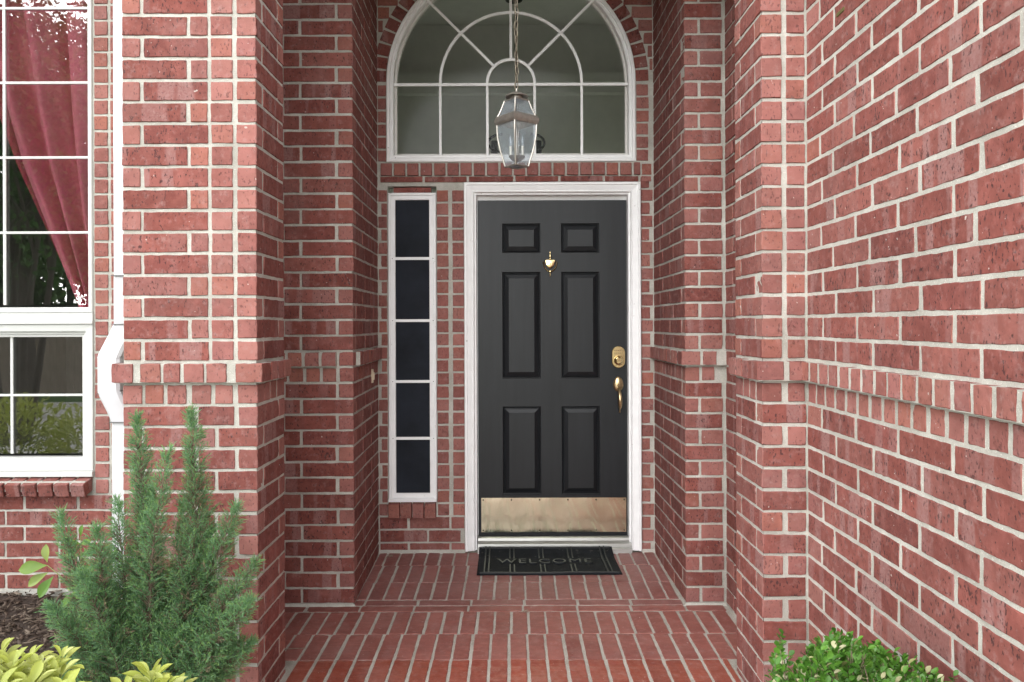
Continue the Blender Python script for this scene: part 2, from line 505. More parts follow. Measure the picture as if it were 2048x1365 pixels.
def brick(parent, O, du, nrm, u0, u1, z0, z1, depth=0.07, proud=0.0, style=None, tilt=None, jit=1.0):
    """one brick on a face: O origin (x,y), du unit direction along the face, nrm outward normal"""
    L, Hh = u1 - u0, z1 - z0
    if L < 0.008 or Hh < 0.008: return None
    if style is None:
        style = 'brick|end|1' if L < 0.13 else 'brick|end|0'
        if L < 0.13 and depth <= 0.085: style = 'brick|end|01'
    me = brick_mesh(L, depth, Hh, style)
    ob = bpy.data.objects.new('brick', me)
    COL.objects.link(ob)
    u = (u0 + u1) / 2
    pr = proud + random.uniform(0.0, 0.0016) * jit
    c = Vector((O[0] + du[0] * u, O[1] + du[1] * u, 0)) + Vector((nrm[0], nrm[1], 0)) * (pr - depth / 2)
    c.z = (z0 + z1) / 2 + random.uniform(-0.0012, 0.0012) * jit
    ob.location = c
    ang = math.atan2(du[1], du[0])
    # keep local -Y as the outward side
    if Vector((du[0], du[1], 0)).cross(Vector((nrm[0], nrm[1], 0))).z > 0: ang += math.pi
    ob.rotation_euler = (random.gauss(0, 0.003) * jit, random.gauss(0, 0.004), ang + random.gauss(0, 0.0015) * jit)
    if tilt: ob.rotation_euler = (tilt, ob.rotation_euler[1], ang)
    ob.parent = parent
    ob.matrix_parent_inverse = parent_world(parent).inverted()
    return ob
def row(parent, face, k, spans, depth=0.07, proud=0.0, jit=1.0, style=None):
    O, du, nr = face
    for a, b in spans:
        e = random.uniform(-0.0022, 0.0022)
        brick(parent, O, du, nr, a + e, b + random.uniform(-0.0022, 0.0022), zj(k) + J / 2, zj(k + 1) - J / 2, depth, proud, style, jit=jit)

def mortar_face(mb, O, du, nr, u0, u1, z0, z1, rec=0.0042, thick=0.06, step=0.012, amp=1.0):
    """a bumpy sheet of mortar set back behind the brick faces, with thickness behind it"""
    nu = max(1, int((u1 - u0) / step)); nz = max(1, int((z1 - z0) / step))
    us = np.linspace(u0, u1, nu + 1); zs = np.linspace(z0, z1, nz + 1)
    U, Z = np.meshgrid(us, zs)
    n = (np.sin(U * 61 + Z * 23) + np.sin(U * 17 - Z * 83 + 1.3) + np.sin(U * 131 + Z * 147) * 0.7) * 0.0004 + RNG.normal(0, 0.0004, U.shape)
    d = -rec + n * amp
    X = O[0] + du[0] * U + nr[0] * d
    Y = O[1] + du[1] * U + nr[1] * d
    vs = np.stack([X, Y, Z], -1).reshape(-1, 3)
    o = len(mb.v)
    mb.v += [tuple(p) for p in vs.tolist()]
    w_ = nu + 1
    for i in range(nz):
        b0 = o + i * w_
        for j in range(nu):
            a = b0 + j
            mb.f.append((a, a + 1, a + 1 + w_, a + w_)); mb.m.append(0)
    bx = [(O[0] + du[0] * u - nr[0] * q, O[1] + du[1] * u - nr[1] * q, z) for u, z, q in
          [(u0, z0, rec + 0.003), (u1, z0, rec + 0.003), (u1, z1, rec + 0.003), (u0, z1, rec + 0.003), (u0, z0, thick), (u1, z0, thick), (u1, z1, thick), (u0, z1, thick)]]
    mb.add(bx, [(4, 5, 6, 7), (0, 1, 5, 4), (1, 2, 6, 5), (2, 3, 7, 6), (3, 0, 4, 7)])

XR, XL = 0.94, -0.959                    # inner faces of the pilasters
DP = 0.34                                # pilaster depth
XW = 1.108                               # right wall face
KT = 18

# ------------------------------------------------------------------ left pier
pier = thing('brick_pier', 'wide red brick pier behind the juniper, with a projecting band halfway up', 'brick pier', (-1.21, YP, -0.2))
x0 = -1.462
fr = ((x0, YP), (1, 0), (0, -1))
sdf = ((XL, YP), (0, 1), (1, 0))
mb = MB()
mortar_face(mb, *fr, 0, 0.503 - 0.004, -0.25, zj(KT + 1), thick=0.2)
mortar_face(mb, *sdf, 0.004, DP, -0.25, zj(KT + 1), thick=0.2, rec=0.0026, amp=0.6)
mb.box(x0 + 0.006, -1.30, YP + 0.02, Y2 + 0.05, -0.25, zj(KT + 1))
mb.box(-1.31, XL - 0.02, YP + 0.02, YP + DP - 0.006, -0.25, zj(KT + 1) - 0.01)
for face, L in ((fr, 0.503), (sdf, DP)):
    mortar_face(mb, *face, -0.024, L + (0.022 if face is fr else 0), zj(-1) + 0.004, zj(0) - 0.006, rec=-0.0235, thick=0.02, amp=0.5)
mb.build('mortar', 'mortar', pier)
for k in range(-18, KT + 1):
    if k == -1:
        sp = [(-0.03, 0.05), (0.077, 0.15), (0.163, 0.225), (0.24, 0.313), (0.325, 0.397), (0.432, 0.530)]
        row(pier, fr, k, sp, 0.11, 0.028)
        row(pier, sdf, k, [(0.085, 0.155), (0.169, 0.240), (0.254, 0.345)], 0.11, 0.028)
    elif k == -2:
        row(pier, fr, k, [(0, 0.068), (0.083, 0.15), (0.165, 0.236), (0.258, 0.33), (0.345, 0.41), (0.432, 0.503)], 0.075)
        row(pier, sdf, k, [(0.089, 0.15), (0.164, 0.235), (0.249, DP)])
    elif k >= 0:
        if k % 2 == 0:
            row(pier, fr, k, [(0, 0.066), (0.080, 0.319), (0.334, 0.413), (0.430, 0.503)])
            row(pier, sdf, k, [(0.084, DP)])
        else:
            row(pier, fr, k, [(0, 0.241), (0.2565, 0.320), (0.334, 0.413)])
            row(pier, sdf, k, [(0, 0.258), (0.2715, DP)], 0.073)
    else:
        if k % 2:
            row(pier, fr, k, [(0, 0.263), (0.280, 0.4155)])
            row(pier, sdf, k, [(0, 0.258), (0.2715, DP)], 0.071)
        else:
            row(pier, fr, k, [(0, 0.066), (0.079, 0.341), (0.357, 0.503)])
            row(pier, sdf, k, [(0.084, DP)])

# ------------------------------------------------------------------ right pilaster
pil = thing('brick_pilaster', 'narrow red brick pilaster two bricks wide beside the boxwood', 'brick pilaster', (1.02, YP, -0.2))
fr = ((XR, YP), (1, 0), (0, -1))
sdf = ((XR, YP), (0, 1), (-1, 0))
mb = MB()
mortar_face(mb, *fr, 0.004, XW - XR + 0.01, -0.25, zj(KT + 1), thick=0.12)
mortar_face(mb, *sdf, 0.004, DP, -0.25, zj(KT + 1), thick=0.12, rec=0.0026, amp=0.6)
mb.box(XR + 0.02, XW + 0.01, YP + 0.02, YP + DP - 0.006, -0.25, zj(KT + 1) - 0.01)
mortar_face(mb, *fr, -0.022, 0.16, zj(-1) + 0.004, zj(0) - 0.006, rec=-0.0235, thick=0.02, amp=0.5)
mortar_face(mb, *sdf, -0.022, DP, zj(-1) + 0.004, zj(0) - 0.006, rec=-0.0235, thick=0.02, amp=0.5)
mb.build('mortar', 'mortar', pil)
for k in range(-18, KT + 1):
    if k == -1:
        row(pil, fr, k, [(-0.028, 0.074), (0.094, 0.16)], 0.11, 0.028)
        row(pil, sdf, k, [(0.085, 0.150), (0.164, 0.23), (0.245, 0.345)], 0.11, 0.028)
    elif k == -2:
        row(pil, fr, k, [(0, 0.076), (0.097, 0.160)])
        row(pil, sdf, k, [(0.084, 0.148), (0.162, 0.23), (0.244, DP)])
    elif k % 2 == 0:
        row(pil, fr, k, [(0.095, 0.163)])
        row(pil, sdf, k, [(0, 0.258), (0.2715, DP)], 0.076)
    else:
        if k > 0: row(pil, fr, k, [(0, 0.077), (0.095, 0.163)], 0.072)
        else: row(pil, fr, k, [(0, 0.163)])
        row(pil, sdf, k, [(0.084, DP)])

# ------------------------------------------------------------------ right wall
rw = thing('brick_wall', 'long red brick side wall with soldier band running toward the viewer on the right', 'brick wall', (XW, 1.8, -0.2))
fc = ((XW, YP), (0, -1), (-1, 0))
UR = 2.12
JV = 0.0165
mb = MB()
mortar_face(mb, *fc, -0.01, UR, -0.25, zj(KT + 1), thick=0.2, rec=0.0016, amp=0.35)
mortar_face(mb, *fc, -0.005, UR, zj(-1) + 0.004, zj(0) - 0.006, rec=-0.0255, thick=0.02, amp=0.35)
mb.build('mortar', 'mortar', rw)
for k in range(-17, KT):
    if k in (-1, -2):
        u = 0.016
        while u < UR - 0.09:
            row(rw, fc, k, [(u, u + 0.0640)], 0.11 if k == -1 else 0.08, 0.028 if k == -1 else 0.0, jit=0.5)
            u += 0.0815 + random.uniform(-0.003, 0.003)
        continue
    s = (0.238 if k % 2 == 0 else 0.130) + random.uniform(-0.012, 0.012)
    row(rw, fc, k, [(0.008, s)], jit=0.5)
    u = s + JV
    while u < UR - 0.02:
        L = 0.2535 + random.uniform(-0.003, 0.003)
        row(rw, fc, k, [(u, min(u + L, UR))], jit=0.5)
        u += L + JV

# ------------------------------------------------------------------ alcove, right side
XE_R, XC_R = 0.8925, 0.885
XE_L, XC_L = -0.819, -0.835
KA = 27
ar = thing('brick_wall', 'right brick return of the entry alcove, beside the door lock', 'brick wall', (1.0, Y2, -0.02))
a_vec = Vector((XC_R - XE_R, YD - Y2)); LA = a_vec.length; a_vec /= LA
side_r = ((XE_R, Y2), tuple(a_vec), (-a_vec.y, a_vec.x))
front_r = ((XE_R, Y2), (1, 0), (0, -1))
XPR = PX(1450.5, Y2)
porch_r = ((XPR, Y2), (0, -1), (-1, 0))
WR = XPR - XE_R
mb = MB()
mortar_face(mb, *side_r, 0.004, LA + 0.02, -0.08, zj(KA + 1), thick=0.14, rec=0.0024, amp=0.5)
mortar_face(mb, *front_r, 0.004, WR + 0.006, -0.08, zj(KA + 1), thick=0.14)
mortar_face(mb, *porch_r, -0.006, Y2 - YP - DP + 0.02, -0.08, zj(KA + 1), thick=0.14)
mb.box(XE_R + 0.03, XPR + 0.05, Y2 + 0.02, YD, -0.08, zj(KA + 1))
mortar_face(mb, *side_r, -0.022, LA, zj(-1) + 0.004, zj(0) - 0.006, rec=-0.0235, thick=0.02, amp=0.5)
mortar_face(mb, *front_r, -0.022, WR, zj(-1) + 0.004, zj(0) - 0.006, rec=-0.0235, thick=0.02, amp=0.5)
# mortar fillet at the foot
mb.add([(XE_R - 0.02, Y2 - 0.016, floor_z(Y2) - 0.01), (XPR, Y2 - 0.016, floor_z(Y2) - 0.01), (XPR, Y2 - 0.001, floor_z(Y2) + 0.010), (XE_R, Y2 - 0.001, floor_z(Y2) + 0.010)], [(0, 1, 2, 3)])
mb.build('mortar', 'mortar', ar)
for k in range(-16, KA + 1):
    if k == -1:
        row(ar, front_r, k, [(-0.026, 0.070), (0.087, 0.155)], 0.11, 0.026)
        for i in range(9): row(ar, side_r, k, [(0.084 + i * 0.0815, 0.084 + i * 0.0815 + 0.067)], 0.11, 0.026)
        row(ar, porch_r, k, [(0.02, 0.26)], 0.07)
    elif k == -2:
        row(ar, front_r, k, [(0, 0.070), (0.085, 0.152)])
        for i in range(9): row(ar, side_r, k, [(0.084 + i * 0.0815, min(LA, 0.084 + i * 0.0815 + 0.067))])
        row(ar, porch_r, k, [(0.02, 0.26)], 0.07)
    elif k % 2 == 0:
        row(ar, front_r, k, [(0.083, WR - 0.012)])
        row(ar, side_r, k, [(0, 0.262), (0.2755, 0.5375), (0.551, LA - 0.004)])
        row(ar, porch_r, k, [(0.006, 0.13), (0.144, 0.41)])
    else:
        row(ar, front_r, k, [(0, WR - 0.018)])
        row(ar, side_r, k, [(0.084, 0.3455), (0.359, 0.621), (0.6345, LA - 0.004)])
        row(ar, porch_r, k, [(0.012, 0.27)])

# ------------------------------------------------------------------ alcove, left side
al = thing('brick_wall', 'left brick return of the entry alcove, with the small doorbell', 'brick wall', (-1.0, Y2, -0.02))
b_vec = Vector((XC_L - XE_L, YD - Y2)); LB = b_vec.length; b_vec /= LB
side_l = ((XE_L, Y2), tuple(b_vec), (b_vec.y, -b_vec.x))
front_l = ((XE_L, Y2), (-1, 0), (0, -1))
WL = 0.48
mb = MB()
mortar_face(mb, *side_l, 0.004, LB + 0.02, -0.08, zj(KA + 1), thick=0.14, rec=0.0024, amp=0.5)
mortar_face(mb, *front_l, 0.004, WL, -0.08, zj(KA + 1), thick=0.14)
mb.box(-1.3, XE_L - 0.03, Y2 + 0.02, YD, -0.08, zj(KA + 1))
mortar_face(mb, *side_l, 0.08, LB, zj(-1) + 0.004, zj(0) - 0.006, rec=-0.0235, thick=0.02, amp=0.5)
mortar_face(mb, *front_l, 0.085, WL, zj(-1) + 0.004, zj(0) - 0.006, rec=-0.0235, thick=0.02, amp=0.5)
mb.add([(XE_L + 0.02, Y2 - 0.016, floor_z(Y2) - 0.01), (-1.3, Y2 - 0.016, floor_z(Y2) - 0.01), (-1.3, Y2 - 0.001, floor_z(Y2) + 0.010), (XE_L, Y2 - 0.001, floor_z(Y2) + 0.010)], [(0, 1, 2, 3)])
mb.build('mortar', 'mortar', al)
for k in range(-16, KA + 1):
    if k in (-1, -2):
        pr = 0.026 if k == -1 else 0.0
        row(al, front_l, k, [(0, 0.072)])
        row(al, front_l, k, [(0.087, 0.158), (0.174, 0.245), (0.26, 0.331), (0.345, 0.416)], 0.11, pr)
        for i in range(9): row(al, side_l, k, [(0.084 + i * 0.0815, min(LB, 0.084 + i * 0.0815 + 0.067))], 0.11, pr)
    elif k % 2:
        row(al, front_l, k, [(0.091, 0.353), (0.367, WL)])
        row(al, side_l, k, [(0, 0.262), (0.2755, 0.5375), (0.551, LB - 0.004)], 0.0756)
    else:
        row(al, front_l, k, [(0, 0.2626), (0.276, WL)])
        row(al, side_l, k, [(0.084, 0.3455), (0.359, 0.621), (0.6345, LB - 0.004)])

# ------------------------------------------------------------------ door wall
dw = thing('brick_wall', 'brick back wall of the alcove framing the black door, sidelight and arched window', 'brick wall', (0, YD, 0))
fd = ((0, YD), (1, 0), (0, -1))
def DX(px): return PX(px, YD)
def DZ(py): return PZ(py, YD)
AZ, AR = DZ(165), 0.776                   # arched window spring line and radius
AXC = DX(1023.5)
ZWB = DZ(324)                             # arched window bottom
mb = MB()
def msheet(a, b, z0, z1, rec=0.0042, step=0.012):
    mortar_face(mb, *fd, a, b, z0, z1, rec=rec, thick=0.10, step=step)
SLX0, SLX1, SLZ0, SLZ1 = DX(775.5), DX(873.5), DZ(1001), DZ(372)
DRX0, DRX1, DRZ1 = DX(929), DX(1281), DZ(366)
zl = DZ(366)
msheet(XC_L - 0.02, SLX0, -0.02, ZWB)
msheet(SLX0, SLX1, -0.02, SLZ0)
msheet(SLX1, DRX0, -0.02, ZWB)
msheet(DRX1, XC_R + 0.02, -0.02, ZWB)
msheet(SLX0, SLX1, SLZ1, ZWB)
msheet(DRX0, DRX1, DRZ1 + 0.002, ZWB)
# wall sheet round the arch, as radial strips
ang = np.linspace(math.pi, 0, 61)
ring = [(AXC - AR, ZWB)] + [(AXC + AR * math.cos(t), AZ + AR * math.sin(t)) for t in ang] + [(AXC + AR, ZWB)]
outr = [(-1.05, ZWB)] + [(AXC + 1.15 * math.cos(t), AZ + 1.15 * math.sin(t)) for t in ang] + [(1.1, ZWB)]
vs = [(x, YD + 0.0042, z) for x, z in ring] + [(x, YD + 0.0042, z) for x, z in outr] + [(x, YD + 0.10, z) for x, z in ring]
n_ = len(ring)
mb.add(vs, [(i, i + 1, n_ + i + 1, n_ + i) for i in range(n_ - 1)] + [(i, i + 1, 2 * n_ + i + 1, 2 * n_ + i) for i in range(n_ - 1)])
# mortar fillets on the floor line
for a, b in ((XC_L, DRX0), (DRX1, XC_R)):
    mb.add([(a, YD - 0.02, floor_z(YD) - 0.005), (b, YD - 0.02, floor_z(YD) - 0.005), (b, YD - 0.001, floor_z(YD) + 0.016), (a, YD - 0.001, floor_z(YD) + 0.016)], [(0, 1, 2, 3)])
mb.build('mortar', 'mortar', dw)
for k in range(-16, -13):
    e = 0.12 if k % 2 else 0.0
    sp = [(XC_L + 0.008, XC_L + 0.18 + e), (XC_L + 0.194 + e, XC_L + 0.44 + e * 0.6)]
    a = sp[-1][1] + J
    if DRX0 - a > 0.03: sp.append((a, DRX0 - 0.003))
    row(dw, fd, k, [(a_, min(b_, DRX0 - 0.003)) for a_, b_ in sp])
kt = 12
for k in range(-13, kt):
    row(dw, fd, k, [(XC_L + (0.006 if k % 2 else 0.022), SLX0 - 0.004)])
    if zj(k + 1) < zl - 0.02:
        row(dw, fd, k, [(SLX1 + 0.002, DX(897)), (DX(905.5), DRX0 - 0.002)])
for k in range(-16, kt + 1):
    row(dw, fd, k, [(DRX1 + 0.006, XC_R - (0.006 if k % 2 else 0.026))])
# thin courses over door, rowlock course under the arch
for a, b in ((762, 846), (851, 934), (939, 1027), (1032, 1117), (1122, 1206), (1211, 1277)):
    brick(dw, *fd, DX(a), DX(b), DZ(364), DZ(353.5), 0.07, 0.006, 'brick|end|0')
brick(dw, *fd, DX(1284), DX(1303), DZ(364), DZ(353.5), 0.07, 0.0)
x = DX(763)
while x < DX(1275):
    brick(dw, *fd, x, min(x + 0.0695, DX(1281)), DZ(351), DZ(327), 0.10, 0.012)
    x += 0.083 + random.uniform(-0.002, 0.002)
brick(dw, *fd, DX(1285), DX(1304), DZ(351), DZ(329), 0.07, 0.0)
# jamb columns beside the arched window
z = ZWB + 0.004
while z < AZ - 0.03:
    brick(dw, *fd, XC_L + 0.004, AXC - AR - 0.004, z, z + 0.068, 0.08)
    brick(dw, *fd, AXC + AR + 0.006, AXC + AR + 0.082 - random.choice((0, 0.004)), z, z + 0.068, 0.08)
    z += C
# arch ring, one wedge brick each
NA = 31
for i in range(NA):
    t0 = math.pi * (i + 0.07) / NA; t1 = math.pi * (i + 0.93) / NA
    r0, r1 = AR + 0.004, AR + 0.083
    b_ = MB()
    q = []
    for r_, t_ in ((r0, t0), (r1, t0 + 0.003), (r1, t1 - 0.003), (r0, t1)):
        j_ = random.uniform(-0.0015, 0.0015)
        q.append((AXC + (r_ + j_) * math.cos(t_), AZ + (r_ + j_) * math.sin(t_)))
    pr = random.uniform(0.0, 0.003)
    cx_ = sum(a for a, _ in q) / 4; cz_ = sum(b for _, b in q) / 4
    b_.add([(a - cx_, -pr, b - cz_) for a, b in q] + [(a - cx_, 0.07, b - cz_) for a, b in q],
           [(0, 1, 2, 3), (7, 6, 5, 4), (0, 4, 5, 1), (1, 5, 6, 2), (2, 6, 7, 3), (3, 7, 4, 0)])
    ob = b_.build('brick', 'brick', dw, bevel=0.003)
    ob.location = (cx_, YD, cz_)
# filling bricks between ring and corner
for k in range(20, 31):
    zz = (zj(k) + zj(k + 1)) / 2 - AZ
    RR = AR + 0.096
    if abs(zz) < RR:
        dx = math.sqrt(RR * RR - max(0, zz + 0.03) ** 2) if zz + 0.03 < RR else 0
        dx = max(dx, math.sqrt(max(0, RR * RR - zz * zz)))
    else: dx = 0
    if XC_R - 0.006 - (AXC + dx) > 0.015: row(dw, fd, k, [(AXC + dx, XC_R - 0.006)])
    if (AXC - dx) - (XC_L + 0.006) > 0.015: row(dw, fd, k, [(XC_L + 0.006, AXC - dx)])
# sidelight sill bricks and the brick set back above it
w4 = (DX(872) - DX(776)) / 4
for i in range(4):
    brick(dw, *fd, DX(776) + i * w4 + 0.003, DX(776) + (i + 1) * w4 - 0.003, DZ(1032), DZ(1003), 0.12, 0.035, tilt=R(7))
brick(dw, *fd, DX(787), DX(862), DZ(385), DZ(373.5), 0.05, -0.02)

# ------------------------------------------------------------------ window wall on the left
ww = thing('brick_wall', 'red brick wall under and beside the curtained window', 'brick wall', (-2.6, Y2, 0))
fw = ((0, Y2), (1, 0), (0, -1))
WX1 = PX(187.5, Y2)                       # right edge of window frame
WZ0 = PZ(945, Y2)                         # underside of window frame
mb = MB()
mortar_face(mb, *fw, WX1 - 0.01, -1.40, -0.1, 3.4, thick=0.15)
mortar_face(mb, *fw, -3.6, WX1 - 0.01, -0.1, WZ0, thick=0.15)
mb.build('mortar', 'mortar', ww)
for k in range(-15, 25):
    a = PX(190, Y2); b = PX(216.5, Y2)
    if zj(k + 1) > WZ0 - 0.05:
        row(ww, fw, k, [(a, b), (b + 0.016, b + 0.14), (b + 0.155, b + 0.415)])
    if zj(k + 1) < PZ(985, Y2):
        s = PX(50, Y2) if k % 2 == 0 else PX(12, Y2)
        sp = []
        u = s - 3 * 0.276
        while u < -1.46:
            sp.append((max(u, -3.55), u + 0.262)); u += 0.276
        row(ww, fw, k, sp)
# sloping rowlock sill
sx = PX(183, Y2) - 0.0
for i in range(17):
    b = sx - i * 0.0825
    brick(ww, *fw, b - 0.070, b, PZ(984, Y2 - 0.07), PZ(958, Y2 - 0.07), 0.15, 0.075, 'brick|brick|1', tilt=R(16), jit=0.6)
mb = MB()
mb.box(-3.5, sx - 0.004, Y2 - 0.058, Y2 + 0.02, PZ(984, Y2 - 0.07) + 0.006, PZ(962, Y2 - 0.07))
mb.build('sill_mortar', 'mortar', ww)

# ------------------------------------------------------------------ porch floor
pf = bpy.data.objects.new('porch_floor', None)
COL.objects.link(pf)
tag(pf, 'brick paved porch floor leading to the black door', None, None, 'structure')
mb = MB()
for (ya, yb, xa, xb) in ((Y2 + 0.07, YD + 0.05, XC_L - 0.03, XC_R + 0.03), (2.60, Y2 + 0.07, -1.31, XPR + 0.03)):
    nx = int((xb - xa) / 0.015); ny = int((yb - ya) / 0.015)
    X, Yg = np.meshgrid(np.linspace(xa, xb, nx + 1), np.linspace(ya, yb, ny + 1))
    Zg = np.vectorize(floor_z)(Yg) - 0.0036 + RNG.normal(0, 0.0005, X.shape)
    o_ = len(mb.v)
    mb.v += [tuple(p) for p in np.stack([X, Yg, Zg], -1).reshape(-1, 3).tolist()]
    for i in range(ny):
        for j in range(nx):
            a = o_ + i * (nx + 1) + j
            mb.f.append((a, a + 1, a + nx + 2, a + nx + 1)); mb.m.append(0)
mb.box(-1.31, XPR, 2.60, 2.64, -0.30, -0.042)
mb.build('mortar', 'floor_mortar', pf)
def fbrick(xa, xb, ya, yb, mat):
    Lx, Ly = xb - xa, yb - ya
    if Lx < 0.012 or Ly < 0.012: return
    st = mat + '|' + mat + '|0'
    if Ly > Lx: me = brick_mesh(Ly, Lx, 0.06, st); rz = math.pi / 2
    else: me = brick_mesh(Lx, Ly, 0.06, st); rz = 0
    ob = bpy.data.objects.new('brick', me)
    COL.objects.link(ob)
    ym = (ya + yb) / 2
    ob.location = ((xa + xb) / 2, ym, floor_z(ym) - 0.03 + random.uniform(-0.0014, 0.0014))
    s = 0.037 if ym > Y2 else 0.008
    ob.rotation_euler = (math.atan(s), 0, random.gauss(0, 0.003)) if rz == 0 else (0, -math.atan(s), rz + random.gauss(0, 0.003))
    ob.parent = pf
def frow(ya, yb, xa, xb, mat, pitch=0.0835, ph=0.0):
    i0 = math.floor((xa - ph) / pitch) - 1
    i = i0
    while ph + i * pitch < xb:
        a, b = ph + i * pitch + 0.0065, ph + (i + 1) * pitch - 0.0065
        a += random.uniform(-0.002, 0.002); b += random.uniform(-0.002, 0.002)
        a, b = max(a, xa), min(b, xb)
        fbrick(a, b, ya + 0.0032, yb - 0.0032, mat)
        i += 1
def fY(py, h=1.452): return F * h / (py - CY)
RY = [YD - 0.003, fY(1131, 1.432), fY(1164.3, 1.44), Y2 + 0.078]
for a, b in zip(RY, RY[1:]): frow(b, a, XC_L + 0.012, XC_R - 0.012, 'floor_brick', ph=-0.0240 + random.uniform(-0.012, 0.012))
frow(Y2 + 0.004, Y2 + 0.074, XC_L + 0.005, XC_R - 0.005, 'floor_brick', pitch=0.277, ph=0.0588)
frow(Y2 - 0.078, Y2 - 0.004, -1.30, XPR - 0.02, 'porch_brick', pitch=0.277, ph=0.0500)
LY = [Y2 - 0.082, Y2 - 0.352, Y2 - 0.622, Y2 - 0.892, Y2 - 1.162, 2.60]
for i, (a, b) in enumerate(zip(LY, LY[1:])):
    xa, xb = (-1.30, XPR - 0.012) if b > YP + DP else (XL + 0.012, XR - 0.012)
    frow(b, a, xa, xb, 'porch_brick' if i < 2 else 'wet_brick', ph=-0.018 + random.uniform(-0.014, 0.014))

# ------------------------------------------------------------------ house shell out of view (roof, ceilings, rooms)
def struct(name, mb_, mat): return tag(mb_.build(name, mat), None, None, None, 'structure')
mb = MB(); mb.box(-1.46, 1.6, YP + 0.01, YD + 0.3, 3.86, 3.95)
struct('porch_ceiling', mb, 'roof')
mb = MB()
zs0 = zj(KT + 1) + 0.002
n_ = 24
arc = [(-0.0095 + 0.9495 * math.cos(math.pi - math.pi * i / n_), zs0 + 0.05 + 0.80 * math.sin(math.pi * i / n_)) for i in range(n_ + 1)]
low = [(-1.462, zs0), (XL, zs0)] + arc + [(XR, zs0), (XW + 0.1, zs0)]
top = [(p[0], 4.6) for p in low]
q0 = [(x, YP, z) for x, z in low] + [(x, YP, z) for x, z in top]
q1 = [(x, YP + DP, z) for x, z in low] + [(x, YP + DP, z) for x, z in top]
m_ = len(low)
fs = [(i, i + 1, m_ + i + 1, m_ + i) for i in range(m_ - 1)]
mb.add(q0, fs); mb.add(q1, fs)
mb.add([(x, YP, z) for x, z in low] + [(x, YP + DP, z) for x, z in low], [(i, i + 1, m_ + i + 1, m_ + i) for i in range(m_ - 1)])
struct('upper_front_wall', mb, 'brick')
mb = MB(); mb.box(-1.46, 1.3, Y2 + 0.01, YD + 0.02, zj(KA + 1) + 0.12, 3.859)
mb2 = MB()
mb2.box(-1.46, XC_L - 0.02, Y2 + 0.008, YD, zj(KA + 1) + 0.002, 3.859)
mb2.box(XC_R + 0.02, 1.3, Y2 + 0.008, YD, zj(KA + 1) + 0.002, 3.859)
mb2.box(XPR + 0.01, 1.3, YP + DP, Y2, zj(KA + 1) + 0.002, 3.859)
mb2.box(-1.46, -1.3, YP + DP, Y2, zj(KT + 1) + 0.002, 3.859)
mb2.box(XW + 0.008, XW + 0.2, YP - UR, YP + DP, zs0 + 0.001, 3.0)
mb2.box(-3.7, -1.46, Y2 + 0.01, Y2 + 0.15, 3.4, 4.6)
struct('upper_wall', mb2, 'brick')
mb = MB()
mb.box(-4.0, -1.46, YP + 0.5, Y2 + 0.2, 4.0, 4.1)
struct('eaves', mb, 'roof')
# rooms behind the glass; hall side openings added to let daylight in
mb = MB()
y0, y1, z1 = YD + 0.14, 8.2, 4.65
mb.add([(-2.4, y1, 0), (2.4, y1, 0), (2.4, y1, z1), (-2.4, y1, z1)], [(0, 1, 2, 3)])
mb.add([(-2.4, y0, 2.3), (-2.4, y1, 2.3), (-2.4, y1, z1), (-2.4, y0, z1)], [(0, 1, 2, 3)])
mb.add([(-2.4, y0, 0), (-2.4, 6.0, 0), (-2.4, 6.0, 2.3), (-2.4, y0, 2.3)], [(0, 1, 2, 3)])
mb.add([(2.4, y0, 0), (2.4, 6.0, 0), (2.4, 6.0, z1), (2.4, y0, z1)], [(0, 1, 2, 3)])
mb.add([(2.4, 6.0, 2.3), (2.4, y1, 2.3), (2.4, y1, z1), (2.4, 6.0, z1)], [(0, 1, 2, 3)])
mb.add([(-2.4, y0, z1), (2.4, y0, z1), (2.4, y1, z1), (-2.4, y1, z1)], [(0, 1, 2, 3)])
mb.add([(-2.4, y0, 0), (2.4, y0, 0), (2.4, y1, 0), (-2.4, y1, 0)], [(0, 1, 2, 3)])
mb.add([(-2.4, y0, 3.95), (2.4, y0, 3.95), (2.4, y0, z1), (-2.4, y0, z1)], [(0, 1, 2, 3)])
mb.add([(-2.4, y0, 0), (XC_L - 0.1, y0, 0), (XC_L - 0.1, y0, 3.95), (-2.4, y0, 3.95)], [(0, 1, 2, 3)])
mb.add([(2.4, y0, 0), (XC_R + 0.1, y0, 0), (XC_R + 0.1, y0, 3.95), (2.4, y0, 3.95)], [(0, 1, 2, 3)])
struct('hall_room', mb, 'plaster')
mb = MB()
mb.box(-2.39, 2.39, y1 - 0.10, y1 - 0.002, PZ(186, y1 - 0.1), PZ(150, y1 - 0.1))
mb.box(-2.39, 2.39, y1 - 0.16, y1 - 0.102, PZ(168, y1 - 0.1), PZ(150, y1 - 0.1))
struct('hall_moulding', mb, 'plaster')
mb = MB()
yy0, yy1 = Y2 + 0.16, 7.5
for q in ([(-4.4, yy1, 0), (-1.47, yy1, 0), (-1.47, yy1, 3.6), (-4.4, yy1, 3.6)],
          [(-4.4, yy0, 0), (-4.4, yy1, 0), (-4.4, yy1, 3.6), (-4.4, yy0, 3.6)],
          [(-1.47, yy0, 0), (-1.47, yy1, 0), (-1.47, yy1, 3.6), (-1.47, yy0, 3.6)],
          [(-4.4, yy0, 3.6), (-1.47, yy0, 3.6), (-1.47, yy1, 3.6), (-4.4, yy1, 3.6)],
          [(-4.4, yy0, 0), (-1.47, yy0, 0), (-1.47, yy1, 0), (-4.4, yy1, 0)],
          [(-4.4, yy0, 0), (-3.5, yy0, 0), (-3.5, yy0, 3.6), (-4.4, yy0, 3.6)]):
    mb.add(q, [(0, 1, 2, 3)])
struct('front_room', mb, 'roomdark')

